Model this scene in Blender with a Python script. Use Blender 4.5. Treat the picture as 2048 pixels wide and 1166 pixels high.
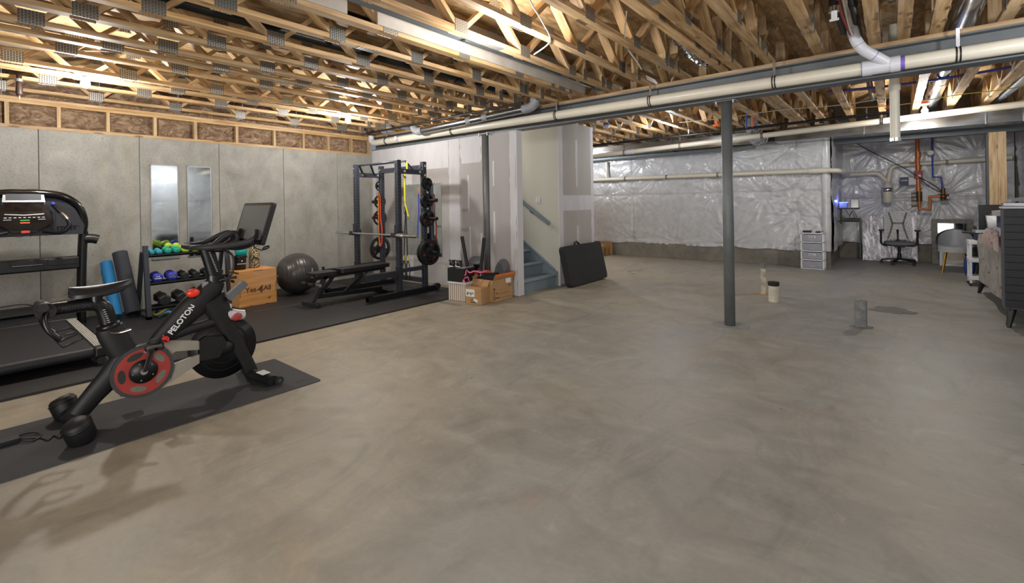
import bpy, bmesh, math, random
import numpy as np
from mathutils import Matrix, Vector
random.seed(7); np.random.seed(7)
PI = math.pi; R = math.radians
for o in list(bpy.data.objects): bpy.data.objects.remove(o)
S = bpy.context.scene; COL = S.collection

# ---------------------------------------------------------------- camera
cam = bpy.data.cameras.new('camera'); camo = bpy.data.objects.new('camera', cam); COL.objects.link(camo)
cam.sensor_width = 36; cam.lens = 36*923/2048; cam.shift_x = 0; cam.shift_y = -(583-407)/2048
cam.clip_start = .05; cam.clip_end = 60
th = R(39.5); ph = .016
fw = Vector((-math.sin(th), math.cos(th), 0)); rt = Vector((math.cos(th), math.sin(th), 0)); zz = Vector((0, 0, 1))
cr = rt*math.cos(ph) - zz*math.sin(ph); cu = rt*math.sin(ph) + zz*math.cos(ph)
M = Matrix((cr, cu, -fw)).transposed().to_4x4(); M.translation = (0, 0, 1.42)
camo.matrix_world = M; S.camera = camo
# ---------------------------------------------------------------- light and exposure
w = bpy.data.worlds.new('world'); S.world = w; w.use_nodes = True
w.node_tree.nodes['Background'].inputs[0].default_value = (.55, .6, .7, 1); w.node_tree.nodes['Background'].inputs[1].default_value = .3
S.view_settings.view_transform = 'Standard'; S.view_settings.look = 'None'
S.view_settings.gamma = 1; S.view_settings.use_curve_mapping = False; S.view_settings.exposure = 0.35
def point(loc, watt, col=(1, 1, 1), r=.05):
    l = bpy.data.lights.new('point_light', 'POINT'); l.energy = watt; l.color = col; l.shadow_soft_size = r
    o = bpy.data.objects.new('point_light', l); o.location = loc; COL.objects.link(o)
def area(loc, target, sx, sy, watt, col=(1, 1, 1)):
    l = bpy.data.lights.new('area_light', 'AREA'); l.energy = watt; l.color = col; l.shape = 'RECTANGLE'; l.size = sx; l.size_y = sy
    o = bpy.data.objects.new('area_light', l); o.location = loc
    o.rotation_euler = (Vector(target)-Vector(loc)).to_track_quat('-Z', 'Y').to_euler(); COL.objects.link(o)
WARM = (1, .95, .87); COOL = (.93, .96, 1)
BULBS = [(-6.5, .90, 85), (-6.47, 3.90, 85), (.40, 9.52, 60)]
for x, y, e in BULBS: point((x, y, 2.63), e, (1, .97, .92), .05)
point((-6.6, 9.7, 2.6), 110, COOL, .06)          # bulb behind the stair box
point((-3.3, 8.6, 2.6), 45, COOL, .06)  # added fill for the back room, no lamp modelled here
point((-6.3, 6.1, 2.45), 50, (1, .97, .92), .05)        # stairwell lamp
point((-1.4, 13.0, 2.5), 12, COOL, .1)  # small added fill behind the return wall, no known lamp
point((1.1, 4.3, 2.45), 32, COOL, .06)  # added out-of-frame fill for the right wall and its mirror image
point((-2.55, 3.0, 2.66), 55, (1, .98, .95), .06)  # added fill over the middle of the floor, no bulb hangs there
area((.9, -1.6, 2.7), (-3.2, 5.5, .6), 2.6, 1.2, 55, COOL)    # added soft fill behind the camera, no such source in the closed room
area((-.6, -2.0, .7), (-1.6, 3.6, 3.3), 2.4, 1.4, 105, (1, .97, .92))    # added upward fill behind the camera to brighten the trusses

# ---------------------------------------------------------------- materials
def lin(c):
    if isinstance(c, str): c = [int(c[i:i+2], 16)/255 for i in (0, 2, 4)]
    return tuple((x/12.92 if x <= .04045 else ((x+.055)/1.055)**2.4) for x in c)+(1,)
class NT:
    def __init__(s, name):
        s.m = bpy.data.materials.new(name); s.m.use_nodes = True; s.t = s.m.node_tree; s.b = s.t.nodes['Principled BSDF']
        s.co = s.t.nodes.new('ShaderNodeTexCoord')
    def n(s, typ, **k):
        q = s.t.nodes.new('ShaderNode'+typ)
        for a, v in k.items():
            if hasattr(q, a): setattr(q, a, v)
            else: s.put(q.inputs[a.replace('_', ' ')], v)
        return q
    def put(s, inp, v):
        if isinstance(v, bpy.types.NodeSocket): s.t.links.new(v, inp)
        else: inp.default_value = v
    def map(s, scale=(1, 1, 1), rand=True, coord='Object'):
        m = s.n('Mapping'); s.put(m.inputs['Vector'], s.co.outputs[coord]); m.inputs['Scale'].default_value = scale
        if rand:
            oi = s.n('ObjectInfo'); ml = s.n('Math', operation='MULTIPLY'); s.put(ml.inputs[0], oi.outputs['Random']); ml.inputs[1].default_value = 37
            s.put(m.inputs['Location'], ml.outputs[0])
        return m.outputs[0]
    def noise(s, vec, scale, detail=4, rough=.55, dist=0):
        q = s.n('TexNoise'); s.put(q.inputs['Vector'], vec); q.inputs['Scale'].default_value = scale
        q.inputs['Detail'].default_value = detail; q.inputs['Roughness'].default_value = rough; q.inputs['Distortion'].default_value = dist
        return q.outputs['Fac']
    def ramp(s, fac, stops):
        q = s.n('ValToRGB'); s.put(q.inputs[0], fac); e = q.color_ramp.elements
        while len(e) < len(stops): e.new(.5)
        for i, (p, c) in enumerate(stops): e[i].position = p; e[i].color = lin(c) if not isinstance(c, float) else (c, c, c, 1)
        return q.outputs[0]
    def mix(s, f, a, b, typ='MIX'):
        q = s.n('Mix', data_type='RGBA', blend_type=typ); s.put(q.inputs[0], f); s.put(q.inputs[6], a); s.put(q.inputs[7], b); return q.outputs[2]
    def math(s, op, a, b=0.0):
        q = s.n('Math', operation=op); s.put(q.inputs[0], a); s.put(q.inputs[1], b); return q.outputs[0]
    def bump(s, h, st=.3, dist=.01):
        q = s.n('Bump'); s.put(q.inputs['Height'], h); q.inputs['Strength'].default_value = st; q.inputs['Distance'].default_value = dist
        s.put(s.b.inputs['Normal'], q.outputs[0])
    def set(s, **k):
        for a, v in k.items(): s.put(s.b.inputs[a.replace('_', ' ')], v)
        return s.m
MATS = {}
def mat(name, col, rough=.5, metal=0, var=.12, scale=8, bump=0, bscale=80, coat=0, alpha=None, trans=0, stretch=(1, 1, 1), rand=True):
    if name in MATS: return MATS[name]
    t = NT(name); v = t.map(stretch, rand); f = t.noise(v, scale, 4)
    c = lin(col); lo = tuple(max(0, x*(1-var)) for x in c[:3])+(1,); hi = tuple(min(1, x*(1+var)) for x in c[:3])+(1,)
    r = t.n('MapRange'); t.put(r.inputs[0], f); r.inputs[1].default_value = .3; r.inputs[2].default_value = .7
    t.put(t.b.inputs['Base Color'], t.mix(r.outputs[0], lo, hi))
    rr = t.n('MapRange'); t.put(rr.inputs[0], f); rr.inputs[3].default_value = max(0, rough-.06); rr.inputs[4].default_value = min(1, rough+.08)
    t.put(t.b.inputs['Roughness'], rr.outputs[0]); t.b.inputs['Metallic'].default_value = metal
    if coat: t.b.inputs['Coat Weight'].default_value = coat; t.b.inputs['Coat Roughness'].default_value = .1
    if trans: t.b.inputs['Transmission Weight'].default_value = trans
    if alpha is not None: t.b.inputs['Alpha'].default_value = alpha
    if bump: t.bump(t.noise(v, bscale, 3), bump, .004)
    MATS[name] = t.m; return t.m
def emis(name, col, st):
    t = NT(name); t.set(Base_Color=lin(col), Emission_Color=lin(col), Emission_Strength=st); MATS[name] = t.m; return t.m
def wood(name, dark, mid, light, rough=.6, axis=1, knots=True):
    t = NT(name); sc = [9, 9, 9]; sc[axis] = .7
    v = t.map(tuple(sc)); g = t.noise(v, 3.2, 5, .6, .35)
    v2 = t.map((1, 1, 1)); big = t.noise(v2, 1.1, 2)
    sc2 = [70, 70, 70]; sc2[axis] = 1.5
    fine = t.noise(t.map(tuple(sc2)), 1.0, 2)
    c = t.ramp(g, [(.3, dark), (.47, mid), (.7, light)])
    oi = t.n('ObjectInfo'); hv = t.n('HueSaturation'); t.put(hv.inputs['Color'], c)
    t.put(hv.inputs['Value'], t.math('ADD', t.math('MULTIPLY', oi.outputs['Random'], .28), .84))
    t.put(hv.inputs['Saturation'], t.math('ADD', t.math('MULTIPLY', big, .4), .66))
    c = t.mix(t.math('MULTIPLY', fine, .35), hv.outputs[0], lin('7a5a38'), 'MULTIPLY')
    if knots:
        s3 = [5, 5, 5]; s3[axis] = 1.6
        vo = t.n('TexVoronoi'); t.put(vo.inputs['Vector'], t.map(tuple(s3))); vo.inputs['Scale'].default_value = 1.4
        k = t.ramp(vo.outputs['Distance'], [(.0, 1.0), (.09, .75), (.14, 0.0)])
        c = t.mix(t.math('MULTIPLY', k, .75), c, lin('5a3a20'))
    t.set(Base_Color=c, Roughness=rough); t.bump(g, .15, .003); MATS[name] = t.m; return t.m
TIMBER = wood('timber', '9a6f38', 'c2975a', 'dfbc82')
TIMBER_X = wood('timber_across', '9c7646', 'bd9866', 'd8bb8c', axis=0)
TIMBER_Z = wood('timber_upright', 'a38050', 'c2a06c', 'd8ba8a', axis=2)
BIRCH = wood('birch_plywood', 'cf8626', 'dd9632', 'e8a94c', axis=1, knots=False, rough=.45)
def m_osb():
    t = NT('subfloor_board'); v = t.map((1, 1, 1), False)
    vo = t.n('TexVoronoi'); t.put(vo.inputs['Vector'], t.map((14, 5, 8), False)); vo.inputs['Scale'].default_value = 2.2
    sep = t.n('SeparateColor'); t.put(sep.inputs[0], vo.outputs['Color'])
    c = t.ramp(sep.outputs[0], [(0, '9a7a50'), (.5, 'b39264'), (1, 'c9ab7e')])
    c = t.mix(t.math('MULTIPLY', t.noise(v, 2, 3), .5), c, lin('7c5c38'))
    t.set(Base_Color=c, Roughness=.75); t.bump(sep.outputs[1], .2, .003); return t.m
OSB = m_osb()
def m_floor():
    t = NT('floor_concrete'); v = t.map((1, 1, 1), False)
    big = t.noise(v, .42, 5, .6, .6); mid = t.noise(t.map((1.1, 1.9, 1), False), 1.7, 6, .62, 1.2); fine = t.noise(v, 34, 3, .6)
    sw = t.noise(t.map((2.2, 1.0, 1), False), .9, 7, .68, 2.4)
    warm = t.ramp(mid, [(.25, '938a76'), (.5, 'a39985'), (.8, 'b5ac9a')])
    grey = t.ramp(mid, [(.25, '83827c'), (.5, '92918b'), (.8, 'a4a39d')])
    # tan mottling, plus a warm light cast painted in toward the gym side
    sx = t.n('SeparateXYZ'); t.put(sx.inputs[0], v)
    gx = t.n('MapRange'); t.put(gx.inputs[0], sx.outputs[0]); gx.inputs[1].default_value = -5.0; gx.inputs[2].default_value = -.8
    gx.inputs[3].default_value = .85; gx.inputs[4].default_value = .12
    f = t.math('ADD', t.math('MULTIPLY', t.math('SUBTRACT', big, .5), 2.2), gx.outputs[0]); 
    f = t.ramp(f, [(0.1, 0.0), (.95, 1.0)])
    c = t.mix(f, grey, warm)
    c = t.mix(t.ramp(sw, [(.5, 0.0), (.72, .55)]), c, lin('75746e'))
    c = t.mix(t.ramp(sw, [(.26, .5), (.4, 0.0)]), c, lin('b7b2a6'))
    or1 = t.noise(t.map((1, 1.5, 1), False), 1.25, 4, .6, .5)
    c = t.mix(t.ramp(or1, [(.6, 0.0), (.75, .26)]), c, lin('a88560'))
    sp = t.n('TexVoronoi'); t.put(sp.inputs['Vector'], v); sp.inputs['Scale'].default_value = 2.6
    c = t.mix(t.ramp(sp.outputs['Distance'], [(.012, .7), (.03, 0.0)]), c, lin('4a453d'))
    c = t.mix(t.math('MULTIPLY', fine, .25), c, lin('9a988f'), 'MULTIPLY')
    t.set(Base_Color=c, Roughness=t.ramp(mid, [(.3, .42), (.7, .58)])); t.bump(t.math('ADD', fine, t.math('MULTIPLY', sw, 2)), .12, .004); return t.m
FLOOR = m_floor()
def m_cwall(name, a, b, c_, stain=True, speck=.5):
    t = NT(name); v = t.map((1, 1, 1), False)
    n1 = t.noise(v, 1.3, 6, .62, .4); n2 = t.noise(t.map((2, 2.4, 1.4)), 1.6, 5, .6, .6); fine = t.noise(v, 42, 4, .7)
    c = t.ramp(t.math('ADD', t.math('MULTIPLY', n1, .55), t.math('MULTIPLY', n2, .45)), [(.32, a), (.5, b), (.68, c_)])
    if stain:
        s = t.noise(t.map((1, 3, .5)), .8, 3, .5, .3)
        c = t.mix(t.ramp(s, [(.62, 0.0), (.8, .4)]), c, lin('a89a78'))
    c = t.mix(t.ramp(fine, [(.5, 0.0), (.78, speck)]), c, lin('5c594f'))
    vo = t.n('TexVoronoi'); t.put(vo.inputs['Vector'], v); vo.inputs['Scale'].default_value = 9
    pit = t.ramp(vo.outputs['Distance'], [(.03, 1.0), (.07, 0.0)])
    c = t.mix(t.math('MULTIPLY', pit, .7), c, lin('3f3d38'))
    t.set(Base_Color=c, Roughness=.82); t.bump(t.math('SUBTRACT', fine, pit), .25, .004); return t.m
CWALL = m_cwall('wall_concrete', '7f7f79', '979690', 'aaa9a3')
CURB = m_cwall('curb_concrete', '63605a', '7d7970', '969185', False, .95)
def m_dry(name, a, b, scale=1.0):
    t = NT(name); v = t.map((1, 1, 1), False); n = t.noise(t.map((1, 1, .25), False), 2.0*scale, 4, .5, .3)
    t.set(Base_Color=t.ramp(n, [(.3, a), (.7, b)]), Roughness=.85); t.bump(t.noise(v, 60, 3), .04, .002); return t.m
DRY = m_dry('drywall_paper', '9c9898', 'a7a4a3'); DRYB = m_dry('drywall_paper_box', '9d9894', 'a9a5a1')
MUD = m_dry('joint_compound', 'b9b8bc', 'c6c5c9', 3); CREAM = m_dry('cream_paint', 'bab9ad', 'c2c1b5')
WHITEP = m_dry('white_trim', 'c0bfc2', 'cccbce')
def m_plastic():
    t = NT('insulation_facing'); v = t.map((1, 1, 1), False)
    n = t.noise(t.map((1, 1, 1), False), 3, 5, .6, 2.5); n2 = t.noise(v, 9, 4, .6, 1.5)
    c = t.ramp(n, [(.3, 'b6b7bb'), (.6, 'c9cacd'), (.8, 'd6d7da')])
    t.set(Base_Color=c, Roughness=.3, Metallic=.0); t.bump(t.math('ADD', t.noise(t.map((1.5, 1.5, .6), False), 4, 4, .6, 3.5), t.math('MULTIPLY', n2, .35)), .4, .010)
    t.b.inputs['Coat Weight'].default_value = .25; t.b.inputs['Coat Roughness'].default_value = .12; return t.m
PLASTIC = m_plastic()
def m_batt():
    t = NT('brown_fibreglass'); v = t.map((1, 1, 1))
    n = t.noise(t.map((1, 1.2, 2.0)), 4.2, 7, .68, 2.6); f = t.noise(v, 45, 4, .7, 1)
    c = t.ramp(n, [(.3, '4a382b'), (.48, '7f6650'), (.62, 'a18a70'), (.75, 'c9b99e')])
    t.set(Base_Color=c, Roughness=.95); t.bump(t.math('ADD', n, t.math('MULTIPLY', f, .4)), .8, .02); return t.m
BATT = m_batt()
def m_plate():
    t = NT('nail_plate_steel'); v = t.map((1, 1, 1), False)
    sx = t.n('SeparateXYZ'); t.put(sx.inputs[0], v)
    a = t.math('FRACT', t.math('MULTIPLY', sx.outputs[1], 52.0)); b = t.math('FRACT', t.math('ADD', t.math('MULTIPLY', sx.outputs[2], 44.0), t.math('MULTIPLY', t.math('FLOOR', t.math('MULTIPLY', sx.outputs[1], 52.0)), .5)))
    slot = t.math('MULTIPLY', t.math('LESS_THAN', t.math('ABSOLUTE', t.math('SUBTRACT', a, .5)), .24), t.math('LESS_THAN', t.math('ABSOLUTE', t.math('SUBTRACT', b, .5)), .36))
    t.set(Base_Color=t.mix(slot, lin('b4b4b0'), lin('5a544a')), Roughness=.38, Metallic=t.math('SUBTRACT', .85, t.math('MULTIPLY', slot, .8)))
    t.bump(t.math('MULTIPLY', slot, -1.0), .8, .004); return t.m
PLATE = m_plate()
def m_checker():
    t = NT('mat_rubber'); v = t.map((1, 1, 1), False); f = t.noise(v, 120, 3, .8); n = t.noise(v, 1.2, 3)
    c = t.mix(t.ramp(f, [(.62, 0.0), (.75, .5)]), t.ramp(n, [(.3, '1d1d1f'), (.7, '262628')]), lin('55555a'))
    t.set(Base_Color=c, Roughness=.55); t.bump(f, .4, .003); return t.m
RUBBER = m_checker()
GALV = mat('galvanised_sheet', 'a4a8ac', .2, .95, .14, 3, .15, 4, stretch=(1, 3, 3))
FOIL = mat('crinkled_foil', 'c8c9cc', .18, .95, .1, 10, 1.0, 45)
STEELP = mat('slate_painted_steel', '666a6c', .5, .15, .12, 5, .08, 30)
STEELD = mat('dark_painted_steel', '4d5359', .5, .1, .1, 5)
PVC = mat('ivory_pvc', 'd6d0c0', .32, 0, .05, 4)
PVCW = mat('white_pvc', 'd2d3da', .35, 0, .04, 4)
PURPLE = mat('purple_primer', '7a62b8', .5, 0, .2, 20)
BLK = mat('black_powder_coat', '16181b', .42, .1, .15, 20, .05)
BLK2 = mat('charcoal_powder_coat', '30333a', .45, .2, .1, 20, .05)
BLKPL = mat('black_plastic', '131416', .42, 0, .15, 20)
BLKGL = mat('gloss_black', '0c0d10', .15, 0, .1, 10, coat=.5)
DKRUB = mat('dark_rubber', '1a1a1b', .7, 0, .15, 40, .1)
CHROME = mat('chrome', 'd8d9dc', .16, 1, .03, 4)
SILVER = mat('satin_silver', 'a9abae', .35, .7, .05, 8)
HOLE = mat('hole_shadow_black', '050506', .9, 0, 0, 4)
RED = mat('red_rubber', 'c8362b', .45, 0, .1, 12)
CARD = mat('cardboard', 'a58158', .85, 0, .08, 5, .05)
CARDIN = mat('cardboard_inside', '8d6a45', .9, 0, .08, 5)
PRINTK = mat('black_print', '2a231d', .7, 0, .1, 20)
WHITE = mat('white_label', 'd8d8d6', .6, 0, .05, 20)
BLUEGREY = mat('blue_grey_paint', '74818a', .5, 0, .06, 6)

# ---------------------------------------------------------------- mesh builder
def rotm(ax, a): return Matrix.Rotation(a, 4, ax)
def T(x, y, z): return Matrix.Translation((x, y, z))
def chain(o):
    m = Matrix.Identity(4)
    while o is not None: m = o.matrix_basis @ m; o = o.parent
    return m
class MB:
    def __init__(s): s.v = []; s.f = []; s.sm = []
    def add(s, vs, fs, smooth=False, M=None):
        n = len(s.v)
        for p in vs:
            p = Vector(p); s.v.append(M @ p if M is not None else p)
        for f in fs: s.f.append(tuple(i+n for i in f)); s.sm.append(smooth)
        return s
    def box(s, a, b, M=None):
        x0, y0, z0 = [min(a[i], b[i]) for i in range(3)]; x1, y1, z1 = [max(a[i], b[i]) for i in range(3)]
        vs = [(x0, y0, z0), (x1, y0, z0), (x1, y1, z0), (x0, y1, z0), (x0, y0, z1), (x1, y0, z1), (x1, y1, z1), (x0, y1, z1)]
        return s.add(vs, [(0, 3, 2, 1), (4, 5, 6, 7), (0, 1, 5, 4), (1, 2, 6, 5), (2, 3, 7, 6), (3, 0, 4, 7)], False, M)
    def cbox(s, c, d, M=None): return s.box([c[i]-d[i]/2 for i in range(3)], [c[i]+d[i]/2 for i in range(3)], M)
    def bar(s, p, q, w, h, up=(0, 0, 1)):
        p = Vector(p); q = Vector(q); d = q-p; L = d.length; d.normalize(); u = Vector(up)
        if abs(d.dot(u)) > .98: u = Vector((1, 0, 0))
        x = d.cross(u).normalized(); z = x.cross(d)
        m = Matrix((x, d, z)).transposed().to_4x4(); m.translation = p
        return s.box((-w/2, 0, -h/2), (w/2, L, h/2), m)
    def tube(s, pts, r, n=10, closed=False, cap=True, sx=1.0):
        P = [Vector(p) for p in pts]; rr = r if isinstance(r, (list, tuple)) else [r]*len(P)
        k = len(P); prev = None; rings = []
        for i in range(k):
            if closed: d = P[(i+1) % k]-P[i-1]
            elif i == 0: d = P[1]-P[0]
            elif i == k-1: d = P[-1]-P[-2]
            else: d = (P[i+1]-P[i]).normalized()+(P[i]-P[i-1]).normalized()
            d.normalize()
            if prev is None:
                a = Vector((0, 0, 1)) if abs(d.z) < .9 else Vector((1, 0, 0)); u = d.cross(a).normalized()
            else: u = (prev-d*prev.dot(d)).normalized()
            prev = u; v = d.cross(u); st = 1.0
            rings.append([P[i]+(u*math.cos(2*PI*j/n)*sx+v*math.sin(2*PI*j/n))*rr[i] for j in range(n)])
        vs = [p for g in rings for p in g]; fs = []
        for i in range(k if closed else k-1):
            for j in range(n):
                a = i*n+j; b = i*n+(j+1) % n; c = ((i+1) % k)*n+(j+1) % n; e = ((i+1) % k)*n+j
                fs.append((a, b, c, e))
        s.add(vs, fs, True)
        if cap and not closed: s.add(rings[0], [tuple(reversed(range(n)))]); s.add(rings[-1], [tuple(range(n))])
        return s
    def cyl(s, p, q, r, n=16, r2=None): return s.tube([p, q], [r, r if r2 is None else r2], n)
    def lathe(s, prof, n=20, M=None, smooth=True):
        vs = []; fs = []
        for r, z in prof:
            for j in range(n): vs.append((max(r, 1e-4)*math.cos(2*PI*j/n), max(r, 1e-4)*math.sin(2*PI*j/n), z))
        for i in range(len(prof)-1):
            for j in range(n): fs.append((i*n+j, i*n+(j+1) % n, (i+1)*n+(j+1) % n, (i+1)*n+j))
        return s.add(vs, fs, smooth, M)
    def sph(s, c, r, n=16, m=10, sc=(1, 1, 1)):
        prof = [(math.sin(PI*i/m), -math.cos(PI*i/m)) for i in range(m+1)]
        return s.lathe(prof, n, T(*c) @ Matrix.Diagonal((r*sc[0], r*sc[1], r*sc[2], 1)))
    def prism(s, poly, d, M=None, smooth=False):
        n = len(poly); vs = [(x, y, 0) for x, y in poly]+[(x, y, d) for x, y in poly]
        s.add(vs, [tuple(reversed(range(n))), tuple(range(n, 2*n))], False, M)
        s.add(vs, [(i, (i+1) % n, n+(i+1) % n, n+i) for i in range(n)], smooth, M); return s
    def grid(s, fn, nu, nv, smooth=True, thick=None):
        vs = [fn(i/nu, j/nv) for j in range(nv+1) for i in range(nu+1)]
        fs = [(j*(nu+1)+i, j*(nu+1)+i+1, (j+1)*(nu+1)+i+1, (j+1)*(nu+1)+i) for j in range(nv) for i in range(nu)]
        s.add(vs, fs, smooth)
        if thick is not None:
            t = Vector(thick); k = len(vs); s.add([Vector(p)+t for p in vs], [tuple(reversed(f)) for f in fs], smooth)
            ed = [i for i in range(nu+1)]+[j*(nu+1)+nu for j in range(1, nv+1)]+[nv*(nu+1)+i for i in range(nu-1, -1, -1)]+[j*(nu+1) for j in range(nv-1, 0, -1)]
            m = len(ed); e = [vs[i] for i in ed]+[Vector(vs[i])+t for i in ed]
            s.add(e, [(i, m+i, m+(i+1) % m, (i+1) % m) for i in range(m)], False)
        return s
    def build(s, name, material, parent=None, bevel=0, world=False, loc=None, rot=None, seg=2, sub=0):
        vs = s.v
        if world and parent is not None:
            inv = chain(parent).inverted(); vs = [inv @ p for p in vs]
        me = bpy.data.meshes.new(name); me.from_pydata([tuple(p) for p in vs], [], s.f); me.polygons.foreach_set('use_smooth', s.sm)
        me.materials.append(material); me.update()
        o = bpy.data.objects.new(name, me); COL.objects.link(o); o.parent = parent
        if loc is not None: o.location = loc
        if rot is not None: o.rotation_euler = rot
        if bevel:
            b = o.modifiers.new('bevel', 'BEVEL'); b.width = bevel; b.segments = seg; b.limit_method = 'ANGLE'; b.angle_limit = R(40)
        if sub: q = o.modifiers.new('sub', 'SUBSURF'); q.levels = sub; q.render_levels = sub
        return o
def tag(o, label=None, cat=None, group=None, kind=None):
    if label: o['label'] = label
    if cat: o['category'] = cat
    if group: o['group'] = group
    if kind: o['kind'] = kind
    return o
def thing(name, label, cat, loc=(0, 0, 0), rz=0, group=None):
    o = bpy.data.objects.new(name, None); COL.objects.link(o); o.location = loc; o.rotation_euler = (0, 0, rz); o.empty_display_size = .1
    return tag(o, label, cat, group)
def dup(o, parent=None, loc=None, rz=None, label=None, group=None):
    kids = [c for c in KIDS.get(o.name, o.children)] if False else list(o.children)
    c = o.copy(); COL.objects.link(c); c.parent = parent
    if loc is not None: c.location = loc
    if rz is not None: c.rotation_euler = (c.rotation_euler[0], c.rotation_euler[1], rz)
    if label: c['label'] = label
    if group: c['group'] = group
    for k in kids: dup(k, c)
    return c
def piece(src, parent, loc=(0, 0, 0), rot=(0, 0, 0)):
    c = src.copy(); COL.objects.link(c); c.parent = parent; c.location = loc; c.rotation_euler = rot; return c
def text(name, s, size, M, material, parent, ext=.0008, align='CENTER', bold=0):
    cu_ = bpy.data.curves.new(name, 'FONT'); cu_.body = s; cu_.size = size; cu_.extrude = ext; cu_.align_x = align; cu_.align_y = 'CENTER'; cu_.offset = bold
    cu_.materials.append(material); cu_.resolution_u = 3
    o = bpy.data.objects.new(name, cu_); COL.objects.link(o); o.parent = parent
    me = bpy.data.meshes.new_from_object(o); bpy.data.objects.remove(o); bpy.data.curves.remove(cu_); me.name = name
    o = bpy.data.objects.new(name, me); COL.objects.link(o); o.parent = parent
    if not me.materials: me.materials.append(material)
    o.matrix_basis = chain(parent).inverted() @ M
    return o
def marks(n, w, h, M, material, parent, seed=0):        # a line of print too small to read
    rs = random.Random(seed); b = MB(); x = -w/2
    for i in range(n):
        q = w/n; hh = h*rs.uniform(.7, 1); b.box((x+q*.1, -hh/2, 0), (x+q*.38, hh/2, .0008)).box((x+q*.38, (-hh/2 if rs.random() < .5 else hh/2-h*.25), 0), (x+q*.85, (-hh/2+h*.25 if rs.random() < .5 else hh/2), .0008)); x += q
    o = b.build('small_print', material, parent); o.matrix_basis = chain(parent).inverted() @ M; return o
def frame(p, x, y):            # matrix at p whose X and Y axes run along x and y
    x = Vector(x).normalized(); y = Vector(y); y = (y-x*y.dot(x)).normalized(); z = x.cross(y)
    m = Matrix((x, y, z)).transposed().to_4x4(); m.translation = p; return m
def bez(pts, k=6):            # smooth (Catmull-Rom) path through points
    P = [Vector(p) for p in pts]; out = []
    for i in range(len(P)-1):
        a = P[max(i-1, 0)]; b = P[i]; c = P[i+1]; d = P[min(i+2, len(P)-1)]
        for j in range(k):
            t = j/k; out.append(.5*((2*b)+(c-a)*t+(2*a-5*b+4*c-d)*t*t+(3*b-a-3*c+d)*t**3))
    out.append(P[-1]); return out
def rrect(w, h, r, k=4, cx=0, cy=0):
    o = []
    for qx, qy, a0 in ((w/2-r, h/2-r, 0), (-w/2+r, h/2-r, 90), (-w/2+r, -h/2+r, 180), (w/2-r, -h/2+r, 270)):
        for i in range(k+1): a = R(a0+90*i/k); o.append((cx+qx+r*math.cos(a), cy+qy+r*math.sin(a)))
    return o
def circ(r, n, cx=0, cy=0): return [(cx+r*math.cos(2*PI*i/n), cy+r*math.sin(2*PI*i/n)) for i in range(n)]
KIDS = {}

# ================================================================ STRUCTURE
XL, XR, YB, YF = -8.2, 1.9, 13.6, -3.2
fl = MB().box((XL-.3, YF-.2, -.12), (XR+.3, YB+.4, 0)).build('floor', FLOOR); tag(fl, kind='structure')
# ceiling: subfloor sheets carry the open-web trusses
ceil = MB().box((XL-.3, YF-.2, 3.275), (XR+.3, YB+.4, 3.32)).build('ceiling', OSB); tag(ceil, kind='structure')
pm = MB().box((0, 0, 0), (1.214, 2.434, .016)).build('subfloor_panel', OSB, ceil, loc=(XL-.2, YF, 3.258))
for i in range(9):
    for j in range(7):
        if i+j: piece(pm, ceil, (XL-.2+i*1.22, YF+j*2.44+(i % 2)*.0, 3.258))
# truss pieces (meshes shared)
ZC, ZT = 2.85, 3.256
def truss_mesh(L): return MB().box((-.0445, 0, 0), (.0445, L, .038)).box((-.0445, 0, ZT-ZC-.038), (.0445, L, ZT-ZC))
proto = {}
web_me = None
def web_obj(parent, p, q):
    global web_me
    p = Vector(p); q = Vector(q); d = q-p; L = d.length
    key = round(L, 2)
    if key not in proto:
        b = MB().box((-.0445, 0, -.019), (.0445, L, .019)).build('truss_web', TIMBER); proto[key] = b.data; bpy.data.objects.remove(b)
    o = bpy.data.objects.new('truss_web', proto[key]); COL.objects.link(o); o.parent = parent; o.location = p
    o.rotation_euler = (math.atan2(d.z, d.y), 0, 0); return o
def plate_obj(parent, y, z, w=.145, h=.105):
    key = ('pl', w, h)
    if key not in proto:
        b = MB()
        for sx in (-1, 1): b.box((sx*.0445, -w/2, -h/2), (sx*.0465, w/2, h/2))
        b = b.build('nail_plate', PLATE); proto[key] = b.data; bpy.data.objects.remove(b)
    o = bpy.data.objects.new('nail_plate', proto[key]); COL.objects.link(o); o.parent = parent; o.location = (0, y, z); return o
def splice_obj(parent, y):
    if 'sp' not in proto:
        b = MB().box((-.038, -.11, -.0022), (.038, .11, 0)).build('splice_plate', PLATE); proto['sp'] = b.data; bpy.data.objects.remove(b)
    o = bpy.data.objects.new('splice_plate', proto['sp']); COL.objects.link(o); o.parent = parent; o.location = (0, y, 0); return o
H = ZT-ZC
def truss(x, y0, y1, off, vis0, posts=(), splice=None):
    t = truss_mesh(y1-y0).build('floor_truss', TIMBER, ceil, loc=(x, y0, ZC))
    pitch = .86; y = off-y0
    while y < 0: y += pitch
    top = H-.019; half = pitch/2
    while y < y1-y0-.3:
        if y+y0 > vis0:
            plate_obj(t, y, .045)
            web_obj(t, (0, y+.035, .034), (0, y+half-.03, H-.036))
            if y-half > 0: web_obj(t, (0, y-half+.03, H-.036), (0, y-.035, .034))
            if y+half < y1-y0: plate_obj(t, y+half, H-.045, .13, .08)
        y += pitch
    for py in posts:
        b = py-y0
        if ('post',) not in proto:
            q = MB().box((-.0445, -.019, 0), (.0445, .019, H-.07)).build('truss_post', TIMBER_Z); proto[('post',)] = q.data; bpy.data.objects.remove(q)
        o = bpy.data.objects.new('truss_post', proto[('post',)]); COL.objects.link(o); o.parent = t; o.location = (0, b, .036)
        plate_obj(t, b, .05, .075, .13)
    if splice is not None: splice_obj(t, splice-y0)
    return t
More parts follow.
